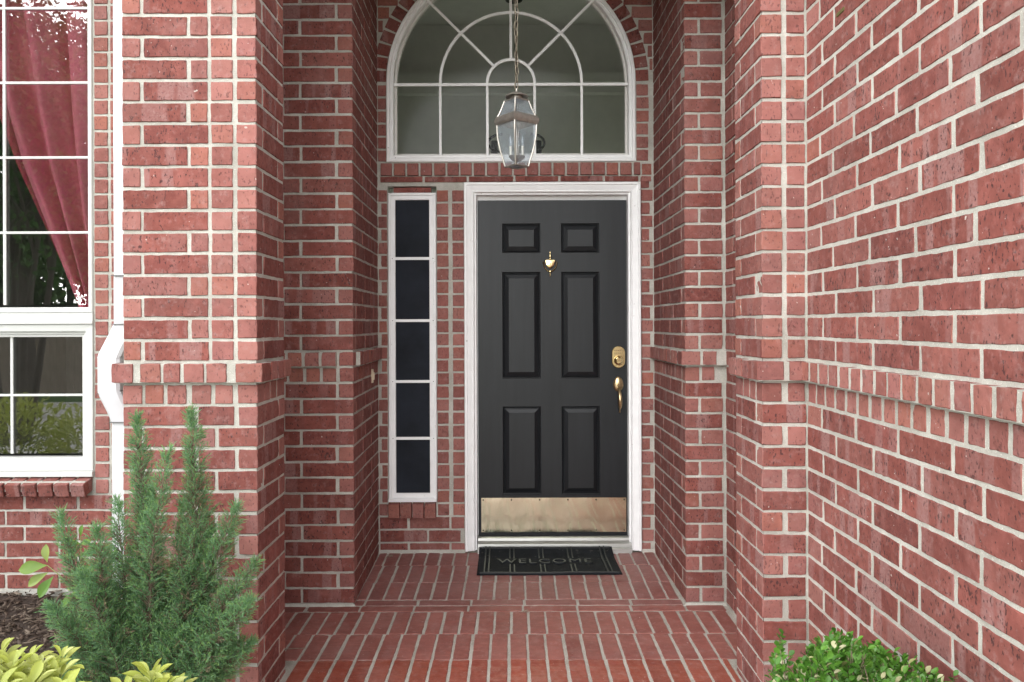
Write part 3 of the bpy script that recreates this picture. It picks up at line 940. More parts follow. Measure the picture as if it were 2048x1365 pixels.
# ------------------------------------------------------------------ entry door
YF = YD + 0.045                           # face of the door slab
def EX(px): return PX(px, YF)
def EZ(py): return PZ(py, YF)
door = thing('entry_door', 'black six panel entry door with brass kick plate in a white frame', 'door', (0.2, YF, 0.05))
# frame: mitred casing swept round three sides
def sweep3(mb_, xl, xr, zt, zb, prof):
    """prof: list of (inset, y)"""
    rings = []
    for i, (o_, y) in enumerate(prof):
        rings.append([(xl + o_, y, zb), (xl + o_, y, zt - o_), (xr - o_, y, zt - o_), (xr - o_, y, zb)])
    mb_.loft(rings, closed=False)
mb = MB()
fz = floor_z(YD) + 0.012
sweep3(mb, DRX0, DRX1, DRZ1, fz, [(-0.002, YD + 0.05), (0.0, YD - 0.024), (0.004, YD - 0.030), (0.016, YD - 0.030), (0.020, YD - 0.024), (0.028, YD - 0.022),
        (0.050, YD - 0.014), (0.056, YD - 0.018), (0.060, YD - 0.016), (0.062, YD - 0.006), (0.064, YD + 0.0), (0.074, YD + 0.002), (0.076, YD + 0.05), (0.077, YF + 0.012), (0.10, YF + 0.012), (0.10, YF + 0.05)])
mb.build('door_frame', 'white', door)
dx0, dx1, dz0, dz1 = EX(956), EX(1253.5), EZ(1071), EZ(401.5)
pan = [(1003, 1079.5, 448, 507), (1121, 1197.5, 447, 506), (1004.5, 1081, 545, 758), (1122.5, 1199, 543.5, 757), (1007, 1083, 814, 997), (1124.5, 1200.5, 812.5, 996)]
colx = [(EX(1004.8), EX(1081.2)), (EX(1122.7), EX(1199.0))]
rowz = [(EZ(506.5), EZ(447.5)), (EZ(757.5), EZ(544.5)), (EZ(990), EZ(813.5))]
xs = sorted({dx0, dx1, *[v for c in colx for v in c]}); zs = sorted({dz0, dz1, *[v for r in rowz for v in r]})
mb = MB()
for i in range(len(xs) - 1):
    for j in range(len(zs) - 1):
        if any(abs(xs[i] - c[0]) < 1e-6 for c in colx) and any(abs(zs[j] - r[0]) < 1e-6 for r in rowz): continue
        mb.add([(xs[i], YF, zs[j]), (xs[i + 1], YF, zs[j]), (xs[i + 1], YF, zs[j + 1]), (xs[i], YF, zs[j + 1])], [(0, 1, 2, 3)])
mb.box(dx0, dx1, YF + 0.02, YF + 0.045, dz0, dz1)
for a, b in ((dx0, dx0), (dx1, dx1)):
    mb.add([(a, YF, dz0), (a, YF + 0.02, dz0), (a, YF + 0.02, dz1), (a, YF, dz1)], [(0, 1, 2, 3)])
mb.add([(dx0, YF, dz0), (dx1, YF, dz0), (dx1, YF + 0.02, dz0), (dx0, YF + 0.02, dz0)], [(0, 1, 2, 3)])
slab = mb.build('slab', 'door', door)
for c0, c1 in colx:
    for r0, r1 in rowz:
        mb = MB()
        rings = []
        for o_, y in ((0, YF), (0.002, YF + 0.002), (0.003, YF + 0.015), (0.009, YF + 0.017), (0.010, YF + 0.006), (0.013, YF + 0.0045), (0.0145, YF + 0.012), (0.040, YF + 0.001), (0.0405, YF - 0.0015), (0.042, YF - 0.0015)):
            rings.append([(c0 + o_, y, r0 + o_), (c1 - o_, y, r0 + o_), (c1 - o_, y, r1 - o_), (c0 + o_, y, r1 - o_)])
        mb.loft(rings)
        q = rings[-1]
        mb.add(q, [(0, 1, 2, 3)])
        mb.build('panel', 'door', door)
# kick plate
kx0, kx1, kz0, kz1 = EX(961.5), EX(1251), EZ(1064.5), EZ(996)
nx, nz = 40, 12
X, Z = np.meshgrid(np.linspace(kx0, kx1, nx + 1), np.linspace(kz0, kz1, nz + 1))
Yk = YF - 0.0035 - 0.0005 * np.sin(X * 23 + 1) * np.sin(Z * 19) - 0.0003 * np.sin(X * 47 + Z * 11)
V = np.stack([X, Yk, Z], -1).reshape(-1, 3)
idx = np.arange((nx + 1) * (nz + 1)).reshape(nz + 1, nx + 1)
Fq = np.stack([idx[:-1, :-1], idx[:-1, 1:], idx[1:, 1:], idx[1:, :-1]], -1).reshape(-1, 4)
kick = np_mesh('kick_plate', V, Fq, ['kick'], door, smooth=True)
mb = MB(); mb.box(kx0, kx1, YF - 0.0026, YF - 0.0002, kz0, kz1); mb.build('plate_edge', 'kick', kick)
for i in range(6):
    for zz in (kz0 + 0.012, kz1 - 0.012):
        mb = MB()
        mb.lathe([(0.0055, 0), (0.0055, 0.002), (0.002, 0.0035)], 8, (kx0 + 0.012 + i * (kx1 - kx0 - 0.024) / 5, YF - 0.0045, zz), 'Y')
        ob = mb.build('screw', 'screw', kick)
# threshold and sweep
mb = MB()
tz = floor_z(YD)
prof = [(YD - 0.035, tz - 0.01), (YD - 0.033, tz + 0.028), (YD - 0.014, tz + 0.034), (YD - 0.012, tz + 0.052), (YD + 0.012, tz + 0.066), (YD + 0.014, tz + 0.082), (YD + 0.03, tz + 0.088), (YD + 0.08, tz + 0.090), (YD + 0.08, tz - 0.01)]
rings = [[(x_, y, z) for y, z in prof] for x_ in (EX(955), EX(1259))]
mb.loft(rings)
mb.add(rings[0], [tuple(range(len(prof)))]); mb.add(rings[1], [tuple(range(len(prof)))])
mb.build('threshold', 'alu', door)
mb = MB(); mb.box(EX(957), EX(1256), YF - 0.004, YF + 0.03, tz + 0.0905, dz0 - 0.001)
mb.build('door_sweep', 'rubber', door)
# knocker
kx, kz = EX(1100.5), EZ(530)
kn = bpy.data.objects.new('knocker', None); 
mb = MB()
S = 1 / 321.0
mb.lathe([(0.0, 0.082), (0.004, 0.080), (0.006, 0.074), (0.003, 0.066), (0.0035, 0.060), (0.0085, 0.052), (0.008, 0.046), (0.004, 0.040), (0.0055, 0.034), (0.012, 0.030)], 14, (kx, YF - 0.012, kz))
rings = []
for zz, hw, d in ((0.030, 0.028, 0.010), (0.028, 0.0305, 0.014), (0.016, 0.030, 0.016), (0.0145, 0.027, 0.016), (0.0, 0.024, 0.018), (-0.012, 0.017, 0.017), (-0.022, 0.007, 0.012), (-0.026, 0.003, 0.008)):
    hw *= 1.22
    rings.append([(kx - hw, YF + 0.001, kz + zz), (kx - hw * 0.8, YF - d * 0.8, kz + zz), (kx, YF - d, kz + zz), (kx + hw * 0.8, YF - d * 0.8, kz + zz), (kx + hw, YF + 0.001, kz + zz)])
mb.loft(rings)
knock = mb.build('knocker', 'brass', door, smooth=True)
mb = MB()
pts = [(kx + sx_ * 0.042 * math.cos(t), YF - 0.010, kz + 0.018 - 0.062 * math.sin(t)) for sx_, t in [(-1, R(a)) for a in range(0, 91, 10)]] + \
      [(kx + 0.042 * math.cos(R(a)), YF - 0.010, kz + 0.018 - 0.062 * math.sin(R(a))) for a in range(80, -1, -10)]
mb.tube(pts, 0.0034, 8)
mb.lathe([(0.0, -0.006), (0.012, -0.004), (0.013, 0.0), (0.011, 0.005), (0.0, 0.007)], 12, (kx, YF - 0.011, kz - 0.044))
mb.lathe([(0.001, -0.077), (0.0035, -0.074), (0.0032, -0.052)], 10, (kx, YF - 0.008, kz))
mb.build('knocker_ring', 'brass', knock, smooth=True)
mb = MB(); mb.lathe([(0.0055, 0), (0.0055, 0.002), (0.003, 0.003)], 10, (kx + 0.001, YF - 0.0175, kz + 0.004), 'Y')
mb.build('peephole', 'brass_old', knock)
# keypad deadbolt
lx, lz = EX(1236), EZ(715)
hw, hh = 13.6 * S, 22.5 * S
def stadium(hw_, hh_, y, n=10):
    pts = []
    for cxz, a0 in (((0, hh_ - hw_ * 0.95), 0), ((0, -hh_ + hw_ * 0.95), 180)):
        for i in range(n + 1):
            t = R(a0 + 180 * i / n)
            pts.append((lx + hw_ * math.cos(t), y, lz + cxz[1] + hw_ * 0.95 * math.sin(t)))
    return pts
mb = MB()
r_ = [stadium(hw, hh, YF), stadium(hw, hh, YF - 0.014), stadium(hw * 0.93, hh * 0.955, YF - 0.020), stadium(hw * 0.90, hh * 0.93, YF - 0.021)]
mb.loft(r_)
mb.add(r_[-1], [tuple(range(len(r_[-1])))])
lock = mb.build('keypad_lock', 'brass', door, smooth=True)
for r2 in range(2):
    for c2 in range(5):
        mb = MB(); mb.lathe([(0.0030, 0), (0.0030, 0.0016), (0.0018, 0.0022)], 8, (lx - 0.0235 + c2 * 0.0118, YF - 0.0208, lz + 0.040 - r2 * 0.0145), 'Y')
        mb.build('key_button', 'screw', lock)
mb = MB(); mb.lathe([(0.030, 0), (0.030, 0.004), (0.026, 0.010), (0.020, 0.013), (0.019, 0.024), (0.016, 0.027), (0.007, 0.027), (0.006, 0.025)], 24, (lx, YF - 0.0205, lz - 0.022), 'Y')
mb.build('lock_cylinder', 'brass', lock, smooth=True)
mb = MB(); mb.box(lx - 0.001, lx + 0.001, YF - 0.047, YF - 0.046, lz - 0.026, lz - 0.017)
mb.build('keyhole', 'screw', lock)
# handle set
hx, hz = EX(1236), EZ(769)
mb = MB()
rings = []
for sc_, d in ((1.0, 0.0), (0.97, 0.006), (0.85, 0.011), (0.55, 0.015), (0.2, 0.0165)):
    ring_ = []
    for i in range(24):
        t = 2 * math.pi * i / 24
        wv = 1.0 + 0.12 * math.sin(t) * -1
        ring_.append((hx + 0.033 * sc_ * math.cos(t) * wv, YF - d, hz + 0.048 * sc_ * math.sin(t)))
    rings.append(ring_)
mb.loft(rings); mb.add(rings[-1], [tuple(range(24))])
hand = mb.build('handle_plate', 'brass_old', door, smooth=True)
mb = MB()
pts = []; rr = []
for t in np.linspace(0, 1, 14):
    pts.append((hx + 0.002 + 0.004 * t, YF - 0.018 - 0.040 * math.sin(math.pi * min(1, t * 1.05)) ** 0.8, hz - 0.028 - 0.150 * t))
    rr.append(0.005 + 0.0075 * math.sin(math.pi * min(1, 0.15 + t * 0.8)) if t < 0.8 else 0.0045 + 0.004 * (1 - t))
mb.tube(pts, rr, 10)
mb.build('grip', 'brass_old', hand, smooth=True)
mb = MB(); mb.tube([(hx, YF - 0.012, hz - 0.004), (hx, YF - 0.030, hz - 0.010), (hx + 0.001, YF - 0.040, hz - 0.004)], [0.006, 0.007, 0.009], 10)
mb.build('thumb_latch', 'brass_old', hand, smooth=True)

# ------------------------------------------------------------------ sidelight
sl = thing('sidelight_window', 'tall narrow sidelight with dark screen panes left of the door', 'window', (-0.63, YD, SLZ0))
YS = YD + 0.012
def sweep4(mb_, xl, xr, zb, zt, prof):
    mb_.loft([[(xl + o_, y, zb + o_), (xr - o_, y, zb + o_), (xr - o_, y, zt - o_), (xl + o_, y, zt - o_)] for o_, y in prof])
zt_ = DZ(385)
mb = MB()
sweep4(mb, SLX0 + 0.003, SLX1 - 0.003, SLZ0, zt_, [(0, YD + 0.05), (0, YS - 0.006), (0.006, YS - 0.010), (0.014, YS - 0.010), (0.015, YS + 0.002), (0.018, YS + 0.002), (0.019, YS - 0.002), (0.042, YS - 0.002), (0.044, YS + 0.004), (0.045, YS + 0.02)])
mb.build('frame', 'white', sl)
pz = [DZ(p) for p in (398, 516.5, 641, 763, 877, 987)]
pxa, pxb = DX(788), DX(863)
for i in range(5):
    mb = MB(); mb.box(pxa, pxb, YS + 0.008, YS + 0.012, pz[i + 1] - 0.004, pz[i] + 0.004)
    mb.build('pane', 'screen', sl)
for p in pz[1:-1]:
    mb = MB(); mb.box(pxa - 0.004, pxb + 0.004, YS - 0.003, YS + 0.0075, p - 0.0085, p + 0.0085)
    bar = mb.build('muntin', 'white', sl)
    for xx in (pxa - 0.010, pxb + 0.010):
        mb = MB(); mb.lathe([(0.0028, 0), (0.0028, 0.0015)], 6, (xx, YS - 0.0045, p), 'Y')
        mb.build('screw', 'screw', bar)
mb = MB(); mb.box(SLX0 + 0.004, SLX1 - 0.004, YD - 0.018, YD + 0.03, SLZ0 - 0.006, SLZ0 + 0.012)
mb.build('sill', 'white', sl, bevel=0.002)

# ------------------------------------------------------------------ arched window
aw = thing('arched_window', 'large arched transom window with white sunburst muntins above the door', 'window', (AXC, YD, ZWB))
YA = YD + 0.02
def arch_path(o_, n=48):
    r = AR - o_
    pts = [(AXC - r, ZWB + o_), (AXC - r, AZ)]
    pts += [(AXC + r * math.cos(t), AZ + r * math.sin(t)) for t in [math.pi - math.pi * i / n for i in range(1, n)]]
    pts += [(AXC + r, AZ), (AXC + r, ZWB + o_)]
    return pts
mb = MB()
mb.loft([[(x_, y, z) for x_, z in arch_path(o_)] for o_, y in ((0.0, YD + 0.08), (0.0, YD - 0.004), (0.004, YD - 0.008), (0.020, YD - 0.008), (0.022, YD + 0.000), (0.0235, YD + 0.006), (0.030, YD + 0.002), (0.042, YD + 0.002), (0.044, YD + 0.012), (0.046, YD + 0.04), (0.060, YD + 0.041), (0.060, YD + 0.07))])
mb.build('frame', 'white', aw)
mb = MB()
pts = arch_path(0.044)
mb.add([(AXC, YD + 0.034, AZ)] + [(x_, YD + 0.034, z) for x_, z in pts], [(0, i, i + 1) for i in range(1, len(pts))] + [(0, len(pts), 1)])
mb.build('pane', 'arch_glass', aw)
def arc_bar(r, t0, t1, zb=None, wd=0.0085, n=28):
    mb_ = MB()
    rings = []
    pth = [(AXC + r * math.cos(t), AZ + r * math.sin(t), math.cos(t), math.sin(t)) for t in np.linspace(t0, t1, n)]
    for x_, z, nx_, nz_ in pth:
        rings.append([(x_ - nx_ * wd, YA - 0.006, z - nz_ * wd), (x_ + nx_ * wd, YA - 0.006, z + nz_ * wd), (x_ + nx_ * wd, YA + 0.006, z + nz_ * wd), (x_ - nx_ * wd, YA + 0.006, z - nz_ * wd)])
    mb_.loft(rings)
    return mb_
RO, RI = 0.442, 0.1480
arc_bar(RO, 0, math.pi).build('muntin', 'white', aw)
arc_bar(RI, 0, math.pi).build('muntin', 'white', aw)
for a in (45, 90, 135):
    c, s = math.cos(R(a)), math.sin(R(a))
    for ra, rb in ((RI + 0.009, RO - 0.009), (RO + 0.009, AR - 0.043)):
        mb = MB()
        q = []
        for r_, sg in ((ra, -1), (ra, 1), (rb, 1), (rb, -1)):
            q.append((AXC + r_ * c - sg * s * 0.008, AZ + r_ * s + sg * c * 0.008))
        mb.add([(x_, YA - 0.0055, z) for x_, z in q] + [(x_, YA + 0.0055, z) for x_, z in q], [(0, 1, 2, 3), (7, 6, 5, 4), (0, 4, 5, 1), (1, 5, 6, 2), (2, 6, 7, 3), (3, 7, 4, 0)])
        mb.build('muntin', 'white', aw)
mb = MB(); mb.box(AXC - AR + 0.043, AXC + AR - 0.043, YA - 0.008, YA + 0.004, AZ - 0.0175, AZ - 0.0005)
mb.build('muntin', 'white', aw)
for xx in (-RO, -RI, RI, RO):
    mb = MB(); mb.box(AXC + xx - 0.008, AXC + xx + 0.008, YA - 0.006, YA + 0.006, ZWB + 0.043, AZ - 0.018)
    mb.build('muntin', 'white', aw)

# hall fittings seen through the arch
ch = thing('chandelier', 'black scrolled chandelier seen through the arched window behind the lantern', 'chandelier', (0.04, 6.4, 2.6))
YC = 6.4
for s in (-1, 1):
    mb = MB()
    base = P(1034 + s * 44, 311, YC)
    mb.tube([base + Vector((0, 0, -0.35)), base, base + Vector((0, 0, 0.12))], 0.028, 8)
    mb.build('arm', 'black', ch)
    mb = MB()
    c = P(1034 + s * 40, 285, YC)
    mb.tube([(c.x + s * (-0.05 + 0.115 * math.sin(t)), YC - 0.06, c.z - 0.02 + 0.075 * math.cos(t)) for t in np.linspace(0, math.pi, 12)], 0.010, 6)
    mb.build('scroll', 'black', ch, smooth=True)
mb = MB(); mb.tube([P(1034, 280, YC), P(1034, 20, YC)], 0.012, 6); mb.build('rod', 'black', ch)
dl = thing('recessed_light', 'small round recessed light in the hall ceiling above the chain', 'ceiling light', (PX(1030, 7.0), 7.0, 4.65))
mb = MB(); mb.lathe([(0.085, 4.638), (0.085, 4.649), (0.06, 4.649)], 20, (PX(1030, 7.55), 7.55, 0)); mb.build('trim_ring', 'black', dl)
mb = MB(); mb.lathe([(0.055, 4.644), (0.055, 4.648)], 20, (PX(1030, 7.55), 7.55, 0)); mb.build('lens', 'plaster', dl)

# ------------------------------------------------------------------ hanging lantern
YL = F / 437.0
LX = PX(1034.8, YL)
def LZ(yy): return PZ(160 + yy / 6.825, YL)
px_m = YL / F
lan = thing('hanging_lantern', 'pewter and glass lantern hanging on a chain before the arched window', 'lantern', (LX, YL, LZ(1200)))
def sq(r, z, rot=-6):
    return [(LX + r * math.cos(R(90 * i - 90 + rot)), YL + r * math.sin(R(90 * i - 90 + rot)), z) for i in range(4)]
mb = MB()
mb.lathe([(0.004, LZ(120)), (0.006, LZ(160)), (0.010, LZ(175)), (0.028, LZ(185)), (0.045, LZ(208)), (0.0535, LZ(234)), (0.0525, LZ(239)), (0.040, LZ(228)), (0.029, LZ(222))], 28, (LX, YL, 0))
mb.build('cap', 'nickel', lan, smooth=True)
mb = MB(); mb.lathe([(0.029, LZ(228)), (0.029, LZ(283)), (0.034, LZ(290))], 28, (LX, YL, 0))
mb.build('neck', 'nickel', lan, smooth=True)
def r_px(v): return v / 6.825 * px_m
top_prof = [(165, 288), (182, 330), (205, 390), (232, 450), (262, 505)]
bot_prof = [(272, 600), (270, 680), (263, 780), (245, 880), (218, 990), (188, 1090), (160, 1185)]
def cage(prof, name):
    # corner bars and panes between them
    for i in range(4):
        mb_ = MB()
        mb_.tube([Vector(sq(r_px(r), LZ(y))[i]) for r, y in prof], 0.0042, 6)
        mb_.build('corner_bar', 'nickel', lan)
        mb_ = MB()
        rings = []
        for r, y in prof:
            s_ = sq(r_px(r) - 0.002, LZ(y))
            rings.append([s_[i], s_[(i + 1) % 4]])
        mb_.loft(rings, closed=False)
        pn = mb_.build('pane', 'lamp_glass', lan)
        for r, y in (prof[0], prof[-1]):
            mb_ = MB()
            s_ = sq(r_px(r), LZ(y))
            mb_.tube([s_[i], s_[(i + 1) % 4]], 0.0035, 6)
            mb_.build('edge_bar', 'nickel', pn)
cage(top_prof, 'roof'); cage(bot_prof, 'body')
mb = MB()
mb.loft([sq(r_px(r), LZ(y)) for r, y in ((262, 500), (290, 506), (308, 534), (308, 584), (292, 612), (276, 618), (262, 618), (262, 500))])
mb.build('shoulder_band', 'nickel', lan)
mb = MB()
b0 = sq(r_px(165), LZ(600))
for i in range(4):
    mb.add([sq(r_px(160), LZ(288))[i]], [])
mb.lathe([(0.038, LZ(287)), (0.036, LZ(290))], 4, (LX, YL, 0), rot=R(-96))
mb.build('roof_plate', 'nickel', lan)
mb = MB()
q = sq(r_px(158), LZ(1186))
mb.add(q + [(LX, YL, LZ(1192))], [(0, 1, 4), (1, 2, 4), (2, 3, 4), (3, 0, 4)])
mb.build('bottom_pane', 'lamp_glass', lan)
mb = MB(); mb.lathe([(0.004, LZ(1130)), (0.016, LZ(1118)), (0.036, LZ(1062)), (0.038, LZ(1046)), (0.010, LZ(1046)), (0.010, LZ(1020)), (0.006, LZ(1018)), (0.006, LZ(620))], 20, (LX, YL, 0))
mb.build('candle_dish', 'nickel', lan, smooth=True)
for ang_, zt in ((200, 915), (-30, 915), (80, 905)):
    cxx, cyy = LX + 0.030 * math.cos(R(ang_)), YL + 0.030 * math.sin(R(ang_))
    mb = MB(); mb.lathe([(0.0062, LZ(1046)), (0.0062, LZ(zt))], 12, (cxx, cyy, 0))
    cn = mb.build('candle', 'candle', lan, smooth=True)
    zb_ = LZ(zt)
    mb = MB(); mb.lathe([(0.005, zb_), (0.0085, zb_ + 0.008), (0.010, zb_ + 0.016), (0.0085, zb_ + 0.026), (0.004, zb_ + 0.040), (0.0012, zb_ + 0.050)], 12, (cxx, cyy, 0))
    mb.build('bulb', 'lamp_glass', cn, smooth=True)
# chain
def link_mesh():
    mb_ = MB()
    pts = []
    for i in range(16):
        t = 2 * math.pi * i / 16
        pts.append(Vector((0.0085 * math.cos(t), 0, 0.0165 * math.sin(t) + (0.0045 if math.sin(t) > 0 else -0.0045))))
    n, r = 6, 0.0021
    vs = []
    for i, p in enumerate(pts):
        d = (pts[(i + 1) % 16] - pts[i - 1]).normalized()
        a = Vector((0, 1, 0)); b = d.cross(a)
        vs += [tuple(p + a * r * math.cos(2 * math.pi * j / n) + b * r * math.sin(2 * math.pi * j / n)) for j in range(n)]
    fs = [(i * n + j, i * n + (j + 1) % n, ((i + 1) % 16) * n + (j + 1) % n, ((i + 1) % 16) * n + j) for i in range(16) for j in range(n)]
    mb_.add(vs, fs)
    me = bpy.data.meshes.new('chain_link')
    me.from_pydata(mb_.v, [], mb_.f)
    me.materials.append(M['chain'])
    me.polygons.foreach_set('use_smooth', [True] * len(me.polygons))
    return me
lm = link_mesh()
z = LZ(135); i = 0
while z < 3.83:
    ob = link('chain_link', lm, lan, (LX + random.uniform(-0.002, 0.002), YL + random.uniform(-0.002, 0.002), z + 0.018))
    ob.rotation_euler = (random.uniform(-0.12, 0.12), random.uniform(-0.12, 0.12), R(35 + 90 * (i % 2)) + random.uniform(-0.35, 0.35))
    z += 0.0345; i += 1
mb = MB()
mb.tube([(LX + 0.008 * math.sin(t * 9) - 0.006, YL + 0.007 * math.cos(t * 7), LZ(165) + t) for t in np.linspace(0, 3.84 - LZ(165), 60)], 0.0016, 5)
mb.build('lamp_wire', 'chain', lan)
mb = MB(); mb.lathe([(0.06, 3.858), (0.055, 3.84), (0.01, 3.825)], 20, (LX, YL, 0)); mb.build('ceiling_rose', 'nickel', lan, smooth=True)

# ------------------------------------------------------------------ doormat
YM0, YM1 = 4.335, YD - 0.030
mat = thing('doormat', 'black rubber welcome mat lying in front of the door', 'doormat', (0.2, 4.5, 0))
c00 = Vector((PX(951.5, YM0 - 0.0), YM0, 0)); c10 = Vector((PX(1243.5, YM0), YM0 + 0.006, 0))
c01 = Vector((PX(957, YM1), YM1, 0)); c11 = Vector((PX(1222, YM1), YM1 + 0.002, 0))
def mp(u, v, dz=0.0):
    p = (c00 * (1 - u) + c10 * u) * (1 - v) + (c01 * (1 - u) + c11 * u) * v
    z = floor_z(p.y) + 0.004 + 0.034 * max(0, (v - 0.70) / 0.30) ** 1.4 + 0.0015 * math.sin(u * 9 + 1) * (1 - v)
    return Vector((p.x, p.y, z + dz))
nu, nv = 60, 24
vs = []
for j in range(nv + 1):
    for i in range(nu + 1):
        u, v = i / nu, j / nv
        d = 0.006
        if i in (0, nu) or j in (0, nv): d = 0.003
        vs.append(mp(u, v, d))
fs = [(j * (nu + 1) + i, j * (nu + 1) + i + 1, (j + 1) * (nu + 1) + i + 1, (j + 1) * (nu + 1) + i) for j in range(nv) for i in range(nu)]
mb = MB(); mb.add(vs, fs)
edge = [(i, 0) for i in range(nu + 1)] + [(nu, j) for j in range(1, nv + 1)] + [(i, nv) for i in range(nu - 1, -1, -1)] + [(0, j) for j in range(nv - 1, 0, -1)]
mb.loft([[mp(i / nu, j / nv, 0.003) for i, j in edge], [mp(i / nu, j / nv, -0.004) for i, j in edge]])
base_o = mb.build('mat_base', 'rubber', mat)
def ridge(u0, u1, v0, v1, name='rib', hgt=0.0125):
    mb_ = MB()
    n = 12
    vert = (v1 - v0) > (u1 - u0)
    rings = []
    for t in np.linspace(0, 1, n + 1):
        if vert:
            v = v0 + (v1 - v0) * t
            rings.append([mp(u0, v, 0.0045), mp(u0 + 0.001, v, hgt), mp(u1 - 0.001, v, hgt), mp(u1, v, 0.0045)])
        else:
            u = u0 + (u1 - u0) * t
            rings.append([mp(u, v0, 0.0045), mp(u, v0 + 0.003, hgt), mp(u, v1 - 0.003, hgt), mp(u, v1, 0.0045)])
    mb_.loft(rings, closed=False)
    return mb_.build(name, 'rubber_lit', mat)
TB = (0.40, 0.62)                         # band that carries the lettering
for u in (0.225, 0.255, 0.44, 0.47, 0.655, 0.685):
    ridge(u, u + 0.011, 0.03, TB[0] - 0.02); ridge(u, u + 0.011, TB[1] + 0.02, 0.97)
for u in (0.045, 0.075, 0.90, 0.93):
    ridge(u, u + 0.011, 0.02, 0.98)
ridge(0.02, 0.98, 0.012, 0.035); ridge(0.02, 0.98, 0.95, 0.97)
tcu = bpy.data.curves.new('lettering', 'FONT')
tcu.body = 'WELCOME'
tcu.align_x = 'CENTER'; tcu.align_y = 'CENTER'
tcu.size = 1.0; tcu.extrude = 0.02
tcu.space_character = 1.12
tob = bpy.data.objects.new('lettering_curve', tcu)
COL.objects.link(tob)
dg = bpy.context.evaluated_depsgraph_get()
tm = bpy.data.meshes.new_from_object(tob.evaluated_get(dg))
bpy.data.objects.remove(tob)
tx = [v.co.x for v in tm.vertices]; ty = [v.co.y for v in tm.vertices]
x0_, x1_, y0_, y1_ = min(tx), max(tx), min(ty), max(ty)
# slab serifs drawn as bars joined on the letters
for v in tm.vertices:
    u = 0.14 + (v.co.x - x0_) / (x1_ - x0_) * 0.68
    vv = TB[0] + 0.02 + (v.co.y - y0_) / (y1_ - y0_) * (TB[1] - TB[0] - 0.04)
    q = mp(u, vv, 0.0150 if v.co.z > 0 else 0.004)
    v.co = q
tm.materials.clear(); tm.materials.append(M['rubber_lit'])
link('lettering', tm, mat)

# ------------------------------------------------------------------ doorbell
db = thing('doorbell', 'small yellowed plastic doorbell button on the left alcove bricks', 'doorbell', (-0.83, 4.5, 1.1))
u_b = 0.57
cb = Vector((side_l[0][0] + b_vec.x * u_b, side_l[0][1] + b_vec.y * u_b, 0))
zb0, zb1 = PZ(765, cb.y), PZ(738, cb.y)
mb = MB(); mb.box(cb.x - 0.002, cb.x + 0.010, cb.y - 0.014, cb.y + 0.014, zb0, zb1); mb.build('plate', 'plastic', db, bevel=0.002)
mb = MB(); mb.box(cb.x + 0.010, cb.x + 0.017, cb.y - 0.008, cb.y + 0.008, zb0 + 0.018, zb1 - 0.018); mb.build('button', 'plastic', db, bevel=0.002)

# ------------------------------------------------------------------ left window
win = thing('house_window', 'white framed grid window with a pink curtain at the left edge', 'window', (-2.7, Y2, 0.65))
YW = Y2 + 0.012
def WX(px): return PX(px, YW)
def WZ(py): return PZ(py, YW)
WLX = -3.30
zt_top = 3.30
mb = MB()
# upper sash frame (right stile, bottom rail)
sweep4(mb, WLX, WX1 - 0.004, WZ(623), zt_top, [(0, YW + 0.08), (0, YW - 0.012), (0.004, YW - 0.016), (0.010, YW - 0.016), (0.012, YW - 0.010), (0.026, YW - 0.006), (0.029, YW + 0.004), (0.030, YW + 0.04)])
mb.build('upper_frame', 'vinyl', win)
mb = MB()
mb.box(WLX - 0.002, WX1 - 0.002, YW - 0.020, YW + 0.06, WZ(639), WZ(623.5))
mb.box(WLX - 0.002, WX1 + 0.001, YW - 0.028, YW + 0.06, WZ(645), WZ(639.3))
mb.build('mullion', 'vinyl', win)
mb = MB()
sweep4(mb, WLX, WX1 - 0.003, WZ(938), WZ(645.5), [(0, YW + 0.08), (0, YW - 0.016), (0.003, YW - 0.018), (0.036, YW - 0.016), (0.038, YW - 0.008), (0.042, YW - 0.008), (0.044, YW - 0.002), (0.052, YW - 0.001), (0.054, YW + 0.004), (0.066, YW + 0.006), (0.068, YW + 0.05)])
mb.build('lower_frame', 'vinyl', win)
mb = MB(); mb.box(WLX - 0.01, WX1 - 0.001, YW - 0.030, YW + 0.07, WZ(949), WZ(938.5)); mb.build('sill', 'vinyl', win, bevel=0.002)
gy = YW + 0.022
zrow = [WZ(p) for p in (607, 462, 311.5, 161.5, 12, -138)] + [zt_top - 0.03]
xcol = [WLX + 0.03, -3.05 + 0.0, WX(7), WX1 - 0.033]
for i in range(len(zrow) - 1):
    for j in range(3):
        mb = MB(); mb.box(xcol[j], xcol[j + 1], gy, gy + 0.004, zrow[i], zrow[i + 1])
        mb.build('pane', 'glass', win)
for zz in zrow[1:-1]:
    mb = MB(); mb.box(WLX + 0.029, WX1 - 0.033, gy - 0.014, gy - 0.002, zz - 0.0065, zz + 0.0065); mb.build('muntin', 'vinyl', win, bevel=0.002)
for xx in xcol[1:3]:
    mb = MB(); mb.box(xx - 0.0075, xx + 0.0075, gy - 0.0125, gy - 0.0018, zrow[0], zt_top - 0.03); mb.build('muntin', 'vinyl', win, bevel=0.002)
lz0, lz1 = WZ(906), WZ(671)
xc2 = [WLX + 0.067, WX(18.5), WX1 - 0.072]
zr2 = [lz0, WZ(788), lz1]
for i in range(2):
    for j in range(2):
        mb = MB(); mb.box(xc2[j], xc2[j + 1], gy + 0.006, gy + 0.010, zr2[i], zr2[i + 1]); mb.build('pane', 'glass', win)
mb = MB(); mb.box(xc2[0], xc2[2], gy - 0.006, gy + 0.004, zr2[1] - 0.006, zr2[1] + 0.006); mb.build('muntin', 'vinyl', win, bevel=0.002)
mb = MB(); mb.box(xc2[1] - 0.007, xc2[1] + 0.007, gy - 0.005, gy + 0.0045, lz0, lz1); mb.build('muntin', 'vinyl', win, bevel=0.002)
